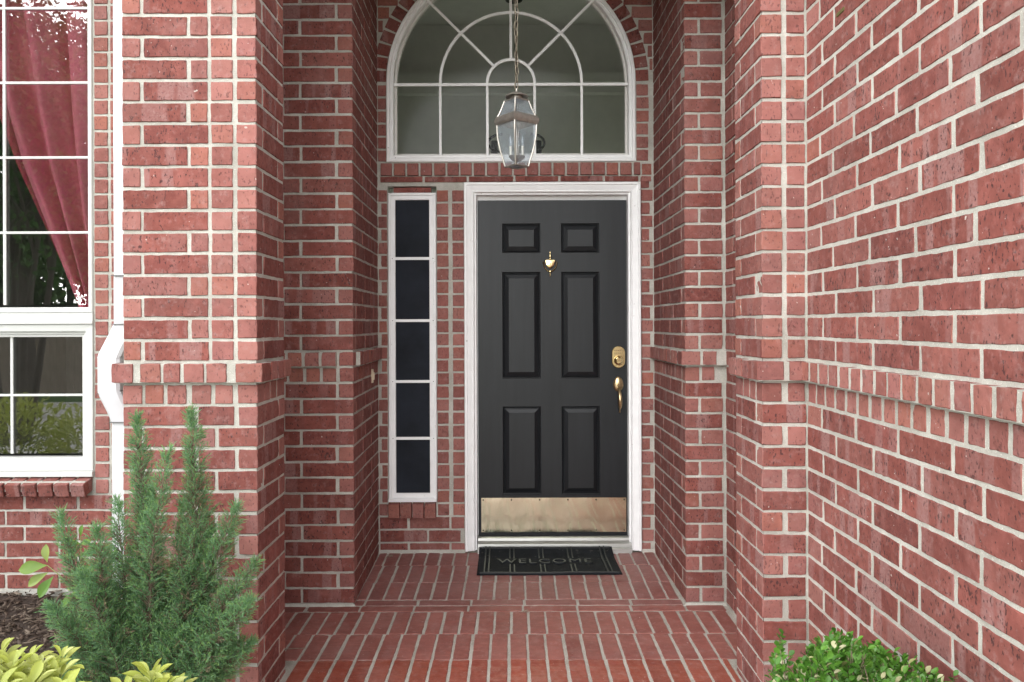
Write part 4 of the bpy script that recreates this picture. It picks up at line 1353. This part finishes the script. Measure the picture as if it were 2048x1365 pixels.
# curtain
cur = bpy.data.meshes.new('curtain')
Yc = Y2 + 0.20
def left_edge(z):
    py = CY - (z - H) / Yc * F
    pts = [(-300, -160), (0, -70), (230, 0), (330, 34), (450, 88), (550, 132), (610, 158), (700, 172), (960, 176)]
    for (a, xa_), (b, xb_) in zip(pts, pts[1:]):
        if a <= py <= b: return PX(xa_ + (xb_ - xa_) * (py - a) / (b - a), Yc)
    return PX(-160 if py < -300 else 176, Yc)
nz, ns = 90, 120
zs_ = np.linspace(PZ(960, Yc), 3.35, nz + 1)
vs = []
for z in zs_:
    le, re = left_edge(z), PX(215, Yc)
    gather = min(1, max(0.0, (re - le) / 0.6))
    for s in np.linspace(0, 1, ns + 1):
        amp = 0.030 + 0.035 * gather
        ph = 2 * math.pi * 3.4 * (s ** 0.9) + 0.6 * math.sin(z * 1.3)
        vs.append((le + (re - le) * s + 0.012 * math.cos(ph) * gather, Yc + amp * math.sin(ph) + 0.012 * math.sin(ph * 2.3 + z * 2), z))
idx = np.arange((nz + 1) * (ns + 1)).reshape(nz + 1, ns + 1)
Fq = np.stack([idx[:-1, :-1], idx[:-1, 1:], idx[1:, 1:], idx[1:, :-1]], -1).reshape(-1, 4)
cu = np_mesh('curtain', np.array(vs), Fq, ['curtain'], None, smooth=True)
tag(cu, 'dusty pink curtain swept aside behind the left window glass', 'curtain')

# ------------------------------------------------------------------ downspout
ds = thing('downspout', 'white metal downspout jogging around the band left of the brick pier', 'downspout', (-1.52, YP + 0.1, 0))
YG = YP + 0.075
def rect_tube(mb_, path, wx, wy, n=1):
    rings = []
    for (x_, y, z) in path:
        c = 0.010
        ring_ = []
        hx_, hy_ = wx / 2, wy / 2
        # corrugated section
        for k in range(4):
            a = [(-hx_, -hy_), (hx_, -hy_), (hx_, hy_), (-hx_, hy_)][k]; b = [(hx_, -hy_), (hx_, hy_), (-hx_, hy_), (-hx_, -hy_)][k]
            for i in range(9):
                t = (i + 0.5) / 9 * 0.84 + 0.08
                off_ = 0.0035 * (1 if i % 3 == 1 else 0)
                px_, py_ = a[0] + (b[0] - a[0]) * t, a[1] + (b[1] - a[1]) * t
                nx_, ny_ = [(0, 1), (-1, 0), (0, -1), (1, 0)][k]
                if k == 0: off_ = 0
                ring_.append((x_ + px_ + nx_ * off_, y + py_ + ny_ * off_, z))
        rings.append(ring_)
    mb_.loft(rings)
xa_, xb_ = PX(222, YG) + 0.043, PX(193, YG) + 0.043
xl_ = PX(217.5, YG) + 0.043
def GZ(py): return PZ(py, YG)
def ease(xa__, ya__, za__, xb__, yb__, zb__, n=9):
    out_ = []
    for i in range(n + 1):
        t = i / n; e = t * t * (3 - 2 * t) * 0.3 + t * 0.7
        out_.append((xa__ + (xb__ - xa__) * e, ya__ + (yb__ - ya__) * e, za__ + (zb__ - za__) * t))
    return out_
segs = [('pipe', [(xa_, YG + 0.05, 3.6), (xa_, YG + 0.05, GZ(548))], 0.086), ('pipe', [(xa_, YG + 0.05, GZ(549)), (xa_, YG + 0.05, GZ(648))], 0.0875),
        ('elbow', ease(xa_, YG + 0.05, GZ(645), xb_, YG + 0.035, GZ(714)), 0.090),
        ('pipe', [(xb_, YG + 0.035, GZ(711)), (xb_, YG + 0.035, GZ(784))], 0.087),
        ('elbow', ease(xb_, YG + 0.035, GZ(779), xl_, YG + 0.05, GZ(845)), 0.090),
        ('pipe', [(xl_, YG + 0.05, GZ(842)), (xl_, YG + 0.05, 0.02)], 0.087)]
for nm, pth, wd in segs:
    mb = MB(); rect_tube(mb, pth, wd, wd * 0.85); mb.build(nm, 'gutter', ds, smooth=True)
for x_, py in ((xa_, 548.5), (xa_, 646), (xb_, 712), (xb_, 780), (xb_, 786), (xl_, 843)):
    mb = MB(); mb.box(x_ - 0.0457, x_ + 0.0457, YG + 0.004, YG + 0.06, GZ(py) - 0.0012, GZ(py) + 0.0014); mb.build('seam', 'seam', ds)

# ------------------------------------------------------------------ ground, path, bed
def sheet(name, x0, x1, y0, y1, z, mat_, kind='structure', label=None):
    mb_ = MB(); mb_.add([(x0, y0, z), (x1, y0, z), (x1, y1, z), (x0, y1, z)], [(0, 1, 2, 3)])
    return tag(mb_.build(name, mat_), label, None, None, kind)
sheet('ground', -120, 120, -120, 60, -0.215, 'lawn')
mb = MB()
for i in range(3):
    mb.box(-0.93, 0.85, 2.595 - (i + 1) * 1.2 + 0.008, 2.595 - i * 1.2, -0.30, -0.165)
struct('path', mb, 'concrete')
sheet('driveway', -14, 30, -8.2, -0.6, -0.205, 'concrete')  # unseen concrete enlarged to bounce light into the porch recess
bx = np.linspace(-5.2, -0.96, 90); by = np.linspace(0.2, Y2 + 0.03, 80)
X, Yg = np.meshgrid(bx, by)
def bed_z(x_, y): return 0.035 - 0.10 * np.clip((3.2 - y) / 2.2, 0, 1) - 0.12 * np.clip((x_ + 1.30) / 0.34, 0, 1)
Zg = bed_z(X, Yg) + 0.008 * np.sin(X * 9 + Yg * 5) + RNG.normal(0, 0.004, X.shape)
idx = np.arange(X.size).reshape(X.shape)
keep_ = ((X < -1.45) | ((Yg < YP - 0.01) & (X < -0.97)))
kc = keep_[:-1, :-1] & keep_[:-1, 1:] & keep_[1:, 1:] & keep_[1:, :-1]
Fq = np.stack([idx[:-1, :-1], idx[:-1, 1:], idx[1:, 1:], idx[1:, :-1]], -1)[kc]
tag(np_mesh('planting_bed', np.stack([X, Yg, Zg], -1).reshape(-1, 3), Fq, ['soil']), None, None, None, 'structure')
mb = MB(); mb.box(0.86, XW + 0.05, 0.4, YP - 0.004, -0.3, -0.16)
struct('right_bed', mb, 'soil')

def scatter(T, Tf, pos, rotm, scl):
    """T template verts (n,3), Tf faces (m,k); pos (N,3), rotm (N,3,3), scl (N,) or (N,3)"""
    Nn = len(pos)
    s = scl.reshape(Nn, 1, -1)
    V = np.einsum('nij,nkj->nki', rotm, T[None] * s) + pos[:, None, :]
    Fx = (Tf[None] + (np.arange(Nn) * len(T))[:, None, None]).reshape(-1, Tf.shape[1])
    return V.reshape(-1, 3), Fx
def rot_from(dirs, ups=None, roll=None):
    d = dirs / np.linalg.norm(dirs, axis=1, keepdims=True)
    u = np.tile([0, 0, 1.0], (len(d), 1)) if ups is None else ups
    x_ = np.cross(u, d)
    nrm = np.linalg.norm(x_, axis=1, keepdims=True)
    x_ = np.where(nrm < 1e-4, np.array([[1.0, 0, 0]]), x_ / np.maximum(nrm, 1e-6))
    z_ = np.cross(d, x_)
    z_ = -z_
    z_ = np.cross(x_, d) * -1
    if roll is not None:
        c, s = np.cos(roll)[:, None], np.sin(roll)[:, None]
        x2 = x_ * c + z_ * s; z_ = -x_ * s + z_ * c; x_ = x2
    return np.stack([x_, d, z_], axis=2)          # columns: side, along leaf, leaf normal

chipT = np.array([(-0.5, -0.5, 0), (0.5, -0.42, 0), (0.45, 0.5, 0), (-0.4, 0.46, 0), (-0.5, -0.5, 1), (0.5, -0.42, 1), (0.45, 0.5, 1), (-0.4, 0.46, 1)], float)
chipF = np.array([(4, 5, 6, 7), (0, 1, 5, 4), (1, 2, 6, 5), (2, 3, 7, 6), (3, 0, 4, 7)])
n = 9000
cx_ = RNG.uniform(-3.2, -1.0, n); cy_ = RNG.uniform(1.3, Y2 + 0.0, n)
ok_ = (cx_ < -1.50) | ((cy_ < YP - 0.02) & (cx_ < -1.0)); cx_, cy_ = cx_[ok_], cy_[ok_]; n = len(cx_)
pos = np.stack([cx_, cy_, bed_z(cx_, cy_) + RNG.uniform(0.0, 0.022, n)], 1)
a = RNG.uniform(0, 2 * np.pi, n)
dirs = np.stack([np.cos(a), np.sin(a), RNG.normal(0, 0.22, n)], 1)
Rm = rot_from(dirs, roll=RNG.normal(0, 0.35, n))
sc = np.stack([RNG.uniform(0.004, 0.013, n), RNG.uniform(0.015, 0.06, n), RNG.uniform(0.002, 0.006, n)], 1)
V, Fx = scatter(chipT, chipF, pos, Rm, sc)
tag(np_mesh('mulch', V, Fx, ['chip']), 'dark shredded bark mulch under the window', 'mulch', None, 'stuff')

# ------------------------------------------------------------------ juniper
jun = thing('juniper_shrub', 'spiky blue green juniper shrub in front of the brick pier', 'shrub', (-1.18, 2.44, -0.02))
YJ = 2.44
def PJ(px, py, dy=0.0): return np.array(P(px, py, YJ + dy))
stems = [  # base, tip, spread at base, spread power
    ((285, 1395), (273, 838), 0.115, 0.02, 105), ((335, 1395), (379, 828), 0.115, -0.02, 105), ((205, 1360), (121, 1032), 0.075, 0.05, 60),
    ((330, 1330), (468, 1016), 0.09, -0.04, 64), ((345, 1370), (506, 1128), 0.085, 0.03, 64), ((245, 1330), (192, 1060), 0.085, -0.08, 60),
    ((300, 1330), (334, 905), 0.075, -0.08, 60), ((340, 1400), (497, 1205), 0.11, -0.04, 66), ((330, 1420), (492, 1290), 0.11, 0.04, 66),
    ((230, 1400), (100, 1215), 0.10, 0.0, 62), ((250, 1400), (160, 1150), 0.09, -0.06, 56), ((260, 1420), (220, 1180), 0.12, 0.12, 70),
    ((300, 1420), (300, 1130), 0.13, 0.14, 80), ((330, 1420), (400, 1160), 0.12, 0.12, 70), ((240, 1420), (120, 1330), 0.10, 0.08, 50),
    ((265, 1400), (233, 1005), 0.085, 0.06, 64), ((315, 1400), (303, 985), 0.085, 0.06, 64), ((345, 1400), (425, 1060), 0.085, 0.05, 64), ((310, 1400), (365, 1010), 0.08, 0.08, 60), ((330, 1430), (450, 1330), 0.11, 0.14, 60), ((300, 1440), (330, 1290), 0.12, 0.2, 60), ((250, 1440), (210, 1300), 0.12, 0.2, 60)]
ndl = []                                     # needle start, direction, length, tipflag
woody = MB()
def bend(p0, p1, side, t): return p0 * (1 - t) + p1 * t + side * math.sin(math.pi * t)
for (b_, t_, spread, dy, cnt) in stems:
    p0, p1 = PJ(*b_, 0.12), PJ(*t_, dy)
    side = np.array([RNG.normal(0, 0.02), RNG.normal(0, 0.02), 0])
    woody.tube([bend(p0, p1, side, t) for t in np.linspace(0, 0.94, 9)], [0.0065 * (1 - 0.85 * t) for t in np.linspace(0, 1, 9)], 6)
    ax = (p1 - p0) / np.linalg.norm(p1 - p0)
    for i in range(int(cnt * 3.2)):
        t = 0.10 + 0.90 * (i + RNG.uniform(0, 1)) / (cnt * 3.2)
        q = bend(p0, p1, side, t)
        r_ = 1.18 * spread * (1 - t) ** 0.82 + 0.010
        L = r_ * RNG.uniform(0.55, 1.25) + 0.018
        phi = RNG.uniform(0, 2 * np.pi)
        e1 = np.cross(ax, [0.3, 1, 0.1]); e1 /= np.linalg.norm(e1); e2 = np.cross(ax, e1)
        out = e1 * np.cos(phi) + e2 * np.sin(phi)
        el = RNG.uniform(0.85, 1.35) if t < 0.92 else 2.6
        d = out + ax * el + np.array([0, 0, 0.25]); d /= np.linalg.norm(d)
        dead = t < 0.75 and L > 0.06 and RNG.random() < 0.05
        # branchlet spray
        if L > 0.05: woody.tube([q, q + d * L * 0.8], [0.0018, 0.0007], 4, False)
        ns_ = max(4, int(L / 0.0075))
        pl = np.cross(d, RNG.normal(0, 1, 3)); pl /= np.linalg.norm(pl)
        for s_ in range(ns_):
            f_ = (s_ + 0.5) / ns_
            if f_ < 0.12: continue
            a0 = q + d * (L * f_)
            sgn = 1 if s_ % 2 else -1
            sd_ = d * 0.80 + pl * sgn * 0.55 + RNG.normal(0, 0.16, 3); sd_ /= np.linalg.norm(sd_)
            sl_ = (0.012 + 0.024 * (1 - f_)) * RNG.uniform(0.7, 1.3)
            k_ = max(3, int(sl_ / 0.0028))
            for m2 in range(k_):
                g = m2 / k_
                nd = sd_ * 0.9 + RNG.normal(0, 0.24, 3)
                ndl.append((*(a0 + sd_ * sl_ * g), *nd, RNG.uniform(0.008, 0.015), (1.0 if (f_ > 0.62 and g > 0.4 and RNG.random() < 0.6) else 0.0) if not dead else 2.0))
A = np.array(ndl)
dirs = A[:, 3:6]; L = A[:, 6]
needT = np.array([(-0.5, 0, 0), (0.5, 0, 0), (0.28, 0.62, 0.12), (0.0, 1.0, 0), (-0.28, 0.62, 0.12)], float)
needT = np.array([(-0.5, 0, 0), (0.5, 0, 0), (0.0, 1.0, 0)], float)
Rm = rot_from(dirs, roll=RNG.uniform(0, np.pi, len(A)))
sc = np.stack([np.full(len(A), 0.0023), L, L], 1)
V, Fx = scatter(needT, np.array([(0, 1, 2)]), A[:, :3], Rm, sc)
np_mesh('foliage', V, Fx, ['juniper', 'juniper_tip', 'juniper_dead'], jun, mi=A[:, 7])
woody.build('stem', 'bark', jun)

# ------------------------------------------------------------------ broad leaves
def leaf_template(nl=6, wprof=None, fold=0.25, curl=0.25):
    wprof = wprof or (lambda t: math.sin(math.pi * t ** 1.4) ** 0.8)
    vs = []; fs = []
    for i in range(nl + 1):
        t = i / nl
        w_ = 0.5 * wprof(t) if 0 < i < nl else (0.03 if i == 0 else 0.0)
        zc = -curl * t * t
        for s in (-1, 0, 1):
            vs.append((s * w_, t, zc + (fold * w_ if s else 0)))
    for i in range(nl):
        a = i * 3
        fs += [(a, a + 1, a + 4, a + 3), (a + 1, a + 2, a + 5, a + 4)]
    return np.array(vs), np.array(fs)
obov = lambda t: max(0.0, math.sin(math.pi * min(1, t ** 1.7))) ** 0.75
def leaves_obj(name, parent, items, mats, tmpl, wl=0.4):
    """items: list of (pos, dir, up, length, matindex)"""
    pos = np.array([i[0] for i in items]); dr = np.array([i[1] for i in items], float); up = np.array([i[2] for i in items], float)
    L = np.array([i[3] for i in items]); mi = np.array([i[4] for i in items])
    T, Tf = tmpl
    Rm = rot_from(dr, up)
    sc_ = np.stack([L * wl * RNG.uniform(0.85, 1.15, len(L)), L, L * 0.8], 1)
    V, Fx = scatter(T, Tf, pos, Rm, sc_)
    return np_mesh(name, V, Fx, mats, parent, mi=np.repeat(mi, len(Tf)), smooth=True)

# yellow green shrubs (two plants)
tmplY = leaf_template(7, obov, 0.35, 0.18)
def yellow_shrub(label, whorls, Y0, base_px, group):
    base = P(base_px, 1500, Y0); base.z = -0.05
    th = thing('yellow_green_shrub', label, 'shrub', tuple(base), group)
    wood = MB(); items = []
    for (px, py, dy, L, nleaf) in whorls:
        c = np.array(P(px, py, Y0 + dy))
        wood.tube([base + Vector((RNG.normal(0, 0.03), RNG.normal(0, 0.03), 0)), Vector(c) * 0.45 + base * 0.55 + Vector((0.01, 0, 0.05)), Vector(c)], [0.006, 0.004, 0.0022], 6)
        n_ = nleaf
        for i in range(n_):
            a_ = 2 * math.pi * i * 0.382 + RNG.uniform(-0.2, 0.2)
            f_ = i / n_
            up_ = 0.25 + 1.3 * f_ + RNG.normal(0, 0.12)
            d = np.array([math.cos(a_), math.sin(a_), up_]); d /= np.linalg.norm(d)
            items.append((c + np.array([0, 0, -0.035 * (1 - f_)]), d, np.array([0, 0, 1.0]) * 0.9 - d * 0.2 + RNG.normal(0, 0.15, 3), L * RNG.uniform(0.75, 1.1) * (1 - 0.25 * f_), 0))
    leaves_obj('foliage', th, items, ['yellow_leaf'], tmplY, 0.36)
    wood.build('stem', 'stem', th)
wl = [(20, 1330, 0.0, 0.075, 13), (95, 1345, 0.03, 0.07, 12), (120, 1310, 0.10, 0.06, 10), (55, 1370, -0.05, 0.075, 13), (-40, 1330, 0, 0.08, 13), (-10, 1385, -0.1, 0.08, 13),
      (130, 1385, -0.05, 0.07, 12), (60, 1310, 0.12, 0.055, 9), (105, 1400, -0.1, 0.075, 12), (0, 1300, 0.15, 0.06, 9), (20, 1420, -0.1, 0.08, 12), (150, 1430, 0, 0.08, 12), (80, 1430, 0, 0.08, 12), (45, 1345, 0.06, 0.065, 12), (75, 1330, 0.02, 0.06, 11), (118, 1345, 0.02, 0.065, 11), (10, 1360, -0.02, 0.07, 12)]
yellow_shrub('pale yellow green shrub in the lower left corner', wl, 1.75, 60, 'yellow green shrubs')
wl = [(300, 1352, 0.0, 0.075, 13), (245, 1385, 0.04, 0.07, 12), (350, 1380, 0.02, 0.07, 12), (300, 1410, -0.05, 0.08, 13), (215, 1420, 0, 0.075, 12), (390, 1420, 0, 0.075, 12), (335, 1440, -0.06, 0.08, 12), (262, 1440, -0.06, 0.08, 12), (325, 1372, -0.02, 0.065, 11), (280, 1375, 0.03, 0.06, 10)]
yellow_shrub('pale yellow green shrub at the bottom edge right in front of the juniper', wl, 1.75, 300, 'yellow green shrubs')

# broad leaved seedling behind juniper
lb = P(150, 1240, 3.0)
lau = thing('leafy_sapling', 'small broad leaved sapling half hidden behind the left of the juniper', 'plant', (lb.x, 3.0, bed_z(lb.x, 3.0)))
items = []
wood = MB()
c0 = P(165, 1290, 3.0)
for (px, py, dpx, dpy, L) in ((92, 1128, -1, -0.05, 0.10), (93, 1122, -0.15, 1, 0.07), (95, 1142, -0.8, -0.5, 0.085), (105, 1150, -0.55, -0.9, 0.09), (160, 1085, -0.7, 0.25, 0.05), (160, 1085, 0.8, 0.3, 0.05),
                               (158, 1108, 0.9, 0.2, 0.06), (158, 1108, -0.9, 0.0, 0.06), (160, 1070, 0.1, 1, 0.045), (160, 1140, 0.6, 0.2, 0.07), (165, 1160, -0.5, -0.2, 0.08), (165, 1200, 0.3, -0.6, 0.08), (150, 1180, -0.4, -0.5, 0.07)):
    d = np.array([dpx, RNG.normal(-0.25, 0.2), dpy])
    items.append((np.array(P(px, py, 2.98)), d / np.linalg.norm(d), np.array([0, -1.0, 0.55]), L, 0))
leaves_obj('foliage', lau, items, ['laurel'], leaf_template(7, None, 0.3, 0.2), 0.46)
wood.tube([c0, P(162, 1180, 2.99), P(160, 1070, 2.98)], [0.005, 0.004, 0.0015], 6)
wood.tube([P(162, 1200, 2.99), P(120, 1150, 2.98), P(93, 1128, 2.98)], [0.003, 0.002, 0.0012], 6)
wood.build('stem', 'stem', lau)

# boxwood
YBX = 2.06
bxw = thing('boxwood_shrub', 'glossy green boxwood shrub in the lower right corner', 'shrub', (0.93, YBX, -0.16))
items = []
wood = MB()
def sil(px):                              # measured top outline
    pts = [(1535, 1345), (1560, 1268), (1585, 1330), (1620, 1285), (1670, 1262), (1710, 1268), (1750, 1285), (1790, 1300), (1830, 1320), (1870, 1340), (1910, 1355), (1950, 1400)]
    for (a_, ya), (b_, yb) in zip(pts, pts[1:]):
        if a_ <= px <= b_: return ya + (yb - ya) * (px - a_) / (b_ - a_)
    return 1420
twigs = []
for i in range(760):
    px = RNG.uniform(1545, 1945)
    Yt = RNG.uniform(1.70, 2.38)
    xx = PX(px, Yt)
    if xx > XW - 0.03: continue
    depth = RNG.uniform(0, 1) ** 1.5
    py = sil(px) + 8 + depth * 150 + max(0, (2.06 - Yt)) * 45
    twigs.append((px, py, Yt))
twigs += [(1563, 1272, 2.02), (1560, 1290, 2.03), (1668, 1268, 2.2), (1690, 1275, 2.2), (1623, 1292, 2.15), (1745, 1290, 2.1), (1850, 1345, 1.95), (1905, 1355, 1.85)]
bb = Vector((0.93, YBX, -0.2))
for (px, py, Yt) in twigs:
    tip = np.array(P(px, py, Yt))
    root = tip + np.array([RNG.normal(0, 0.02), RNG.normal(0, 0.02), -0.10])
    if random.random() < 0.4: wood.tube([bb + Vector((RNG.normal(0, 0.03), RNG.normal(0, 0.03), 0)), Vector(root), Vector(tip)], [0.006, 0.002, 0.001], 5, False)
    ax = (tip - root) / np.linalg.norm(tip - root)
    for j in range(13):
        f_ = j / 12
        ph = (j % 2) * math.pi / 2 + (math.pi if RNG.random() < 0.5 else 0) + RNG.normal(0, 0.4)
        e1 = np.cross(ax, [0, 1, 0.2]); e1 /= np.linalg.norm(e1); e2 = np.cross(ax, e1)
        d = e1 * math.cos(ph) + e2 * math.sin(ph) + ax * (0.35 + 0.9 * f_)
        d /= np.linalg.norm(d)
        items.append((root * (1 - f_) + tip * f_, d, ax + RNG.normal(0, 0.3, 3), RNG.uniform(0.016, 0.023), 1 if RNG.random() < 0.09 else 0))
leaves_obj('foliage', bxw, items, ['box_leaf', 'box_pale'], leaf_template(5, lambda t: max(0, math.sin(math.pi * t ** 1.15)) ** 0.6, 0.3, 0.15), 0.62)
wood.build('stem', 'bark', bxw)

# small litter on the porch and moss at a weep hole
for (px, py, rz, L, lab) in ((777, 1120, 0.6, 0.045, 'curled brown twig scrap on the porch bricks left of the mat'), (1048, 1222, -0.3, 0.028, 'small dry leaf scrap on the border bricks below the mat')):
    Yt = fY(py, 1.44)
    c = Vector((PX(px, Yt), Yt, floor_z(Yt) + 0.004))
    mb = MB()
    mb.tube([c + Vector((math.cos(rz) * L * t, math.sin(rz) * L * t, 0.010 * math.sin(math.pi * (t + 0.5)))) for t in np.linspace(-0.5, 0.5, 6)], [0.0015, 0.0025, 0.003, 0.0028, 0.002, 0.001], 5)
    mb.tube([c, c + Vector((0.012, 0.010, 0.010)), c + Vector((0.02, 0.012, 0.004))], [0.002, 0.003, 0.001], 5)
    tag(mb.build('leaf_scrap', 'twig'), lab, 'leaf litter', 'litter on the porch')
Yt = fY(1297)
mb = MB()
a_ = Vector((PX(566, Yt), Yt, floor_z(Yt) + 0.003)); b_ = Vector((PX(608, Yt), Yt + 0.01, floor_z(Yt) + 0.004))
mb.tube([a_, a_ * 0.5 + b_ * 0.5 + Vector((0, 0, 0.001)), b_], [0.0022, 0.002, 0.0015], 5)
tag(mb.build('twig', 'twig'), 'thin grey twig poking out by the foot of the brick pier', 'twig')
mz = 1684 / 2
mb = MB()
ym_ = F * XW / (1684 - CX); zm_ = PZ(27, ym_)
mb.box(XW - 0.004, XW + 0.01, ym_ - 0.03, ym_ + 0.03, zm_ - 0.007, zm_ + 0.007)
tag(mb.build('moss_tuft', 'moss', bevel=0.003), 'olive brown moss tuft in a mortar joint high on the right wall', 'moss')

# ------------------------------------------------------------------ the yard behind the camera (mirrored in the glass)
fen = thing('wood_fence', 'weathered board fence mirrored in the lower left window', 'fence', (-10, -10.5, -0.2))
bmesh_ = MB(); bmesh_.box(-0.07, 0.07, -0.01, 0.01, 0, 1.85)
b0 = bmesh_.build('board', 'fence', fen); fme = b0.data
bpy.data.objects.remove(b0)
for i in range(110):
    ob = link('board', fme, fen, (-20 + i * 0.148, -10.5 + random.uniform(-0.006, 0.006), -0.21 + random.uniform(-0.01, 0.01)))
mb = MB(); mb.box(-20, -3.8, -10.56, -10.512, 0.2, 0.29); mb.box(-20, -3.8, -10.56, -10.512, 1.3, 1.39); mb.build('rail', 'fence', fen)
def tree(label, x, y, h, cr, cz, nl, trunks=1, tr=0.09, lsz=0.09, mat_='tree_leaf'):
    th = thing('yard_tree', label, 'tree', (x, y, -0.21), 'yard trees mirrored in the windows')
    wood = MB()
    ends = []
    for k in range(trunks):
        a_ = 2 * math.pi * k / max(1, trunks) + 0.4
        lean = 0.0 if trunks == 1 else 0.55
        top = Vector((x + lean * math.cos(a_), y + lean * math.sin(a_), h * 0.55))
        bs = Vector((x + 0.16 * math.cos(a_) * (trunks > 1), y + 0.16 * math.sin(a_) * (trunks > 1), -0.25))
        mid = bs.lerp(top, 0.5) + Vector((random.uniform(-.08, .08), random.uniform(-.08, .08), 0))
        wood.tube([bs, mid, top], [tr, tr * 0.8, tr * 0.6], 8)
        for j in range(6):
            e = Vector((x + random.gauss(0, cr * 0.5), y + random.gauss(0, cr * 0.5), cz + random.gauss(0, h * 0.16)))
            wood.tube([mid.lerp(top, random.uniform(0.5, 1)), top.lerp(e, 0.5) + Vector((0, 0, 0.2)), e], [tr * 0.5, tr * 0.3, tr * 0.1], 6)
            ends.append(e)
    wood.build('trunk', 'darkbark', th, smooth=True)
    cl = [np.array(e) + RNG.normal(0, cr * 0.25, 3) for e in ends for _ in range(6)]
    cid = RNG.integers(0, len(cl), nl)
    pos = np.array(cl)[cid] + RNG.normal(0, cr * 0.17, (nl, 3))
    d = RNG.normal(0, 1, (nl, 3)); d[:, 2] -= 0.3
    T, Tf = np.array([(-0.25, 0.3, 0.05), (0, 0, 0), (0.25, 0.3, 0.05), (0, 1, -0.1)], float), np.array([(0, 1, 2, 3)])
    V, Fx = scatter(T, Tf, pos, rot_from(d, roll=RNG.uniform(0, 6, nl)), RNG.uniform(0.7, 1.3, nl) * lsz)
    np_mesh('crown', V, Fx, [mat_], th)
tree('multi stemmed dark trunk tree mirrored in the lower left window', -6.9, -2.6, 5.0, 1.5, 4.0, 7000, trunks=5, tr=0.055, lsz=0.10)
tree('big leafy tree mirrored in the upper left window', -8.6, -5.6, 8.5, 2.6, 5.6, 24000, tr=0.16, lsz=0.14)
tree('leafy tree by the far fence end, mirrored in the left window', -13.5, -8.6, 9.0, 2.8, 6.0, 10000, tr=0.16, lsz=0.15)
tree('distant yard tree mirrored in the arched window', 3.5, -14.0, 9.0, 3.0, 6.2, 10000, tr=0.2, lsz=0.16)
for x_, y_, lab in ((-9.0, -13.2, 'dense dark tree behind the fence, mirrored low in the upper left window near the curtain'), (-12.2, -13.6, 'dense dark tree behind the fence, mirrored in the middle of the upper left window'), (-15.6, -13.0, 'dense dark tree behind the fence, mirrored at the far left of the upper window')):
    tree(lab, x_, y_, 6.8, 1.9, 3.9, 12000, trunks=2, tr=0.12, lsz=0.24)
for i, (x_, y_, lab) in enumerate(((-3.9, 0.7, 'yellow green bush mirrored in the right part of the lower left window'), (-4.9, 0.4, 'yellow green bush mirrored in the middle of the lower left window'), (-5.9, 0.1, 'yellow green bush mirrored at the left of the lower left window'))):
    th = thing('yellow_green_shrub', lab, 'shrub', (x_, y_, -0.1), 'yellow green bushes mirrored in the window')
    nl = 1300
    v = RNG.normal(0, 1, (nl, 3)); v /= np.linalg.norm(v, axis=1, keepdims=True)
    rr = RNG.uniform(0.6, 1.05, nl)[:, None]
    pos = np.array([x_, y_, 0.28]) + v * rr * np.array([0.52, 0.45, 0.42])
    T, Tf = leaf_template(3, obov, 0.3, 0.15)
    V, Fx = scatter(T, Tf, pos, rot_from(v + RNG.normal(0, 0.5, (nl, 3)) + np.array([0, 0, 0.4])), np.stack([np.full(nl, 0.035), np.full(nl, 0.085), np.full(nl, 0.06)], 1))
    np_mesh('foliage', V, Fx, ['yellow_leaf'], th, smooth=True)
    wood = MB()
    for k in range(7): wood.tube([(x_ + RNG.normal(0, 0.05), y_ + RNG.normal(0, 0.05), -0.15), (x_ + RNG.normal(0, 0.22), y_ + RNG.normal(0, 0.2), 0.4)], [0.01, 0.004], 5)
    wood.build('stem', 'stem', th)
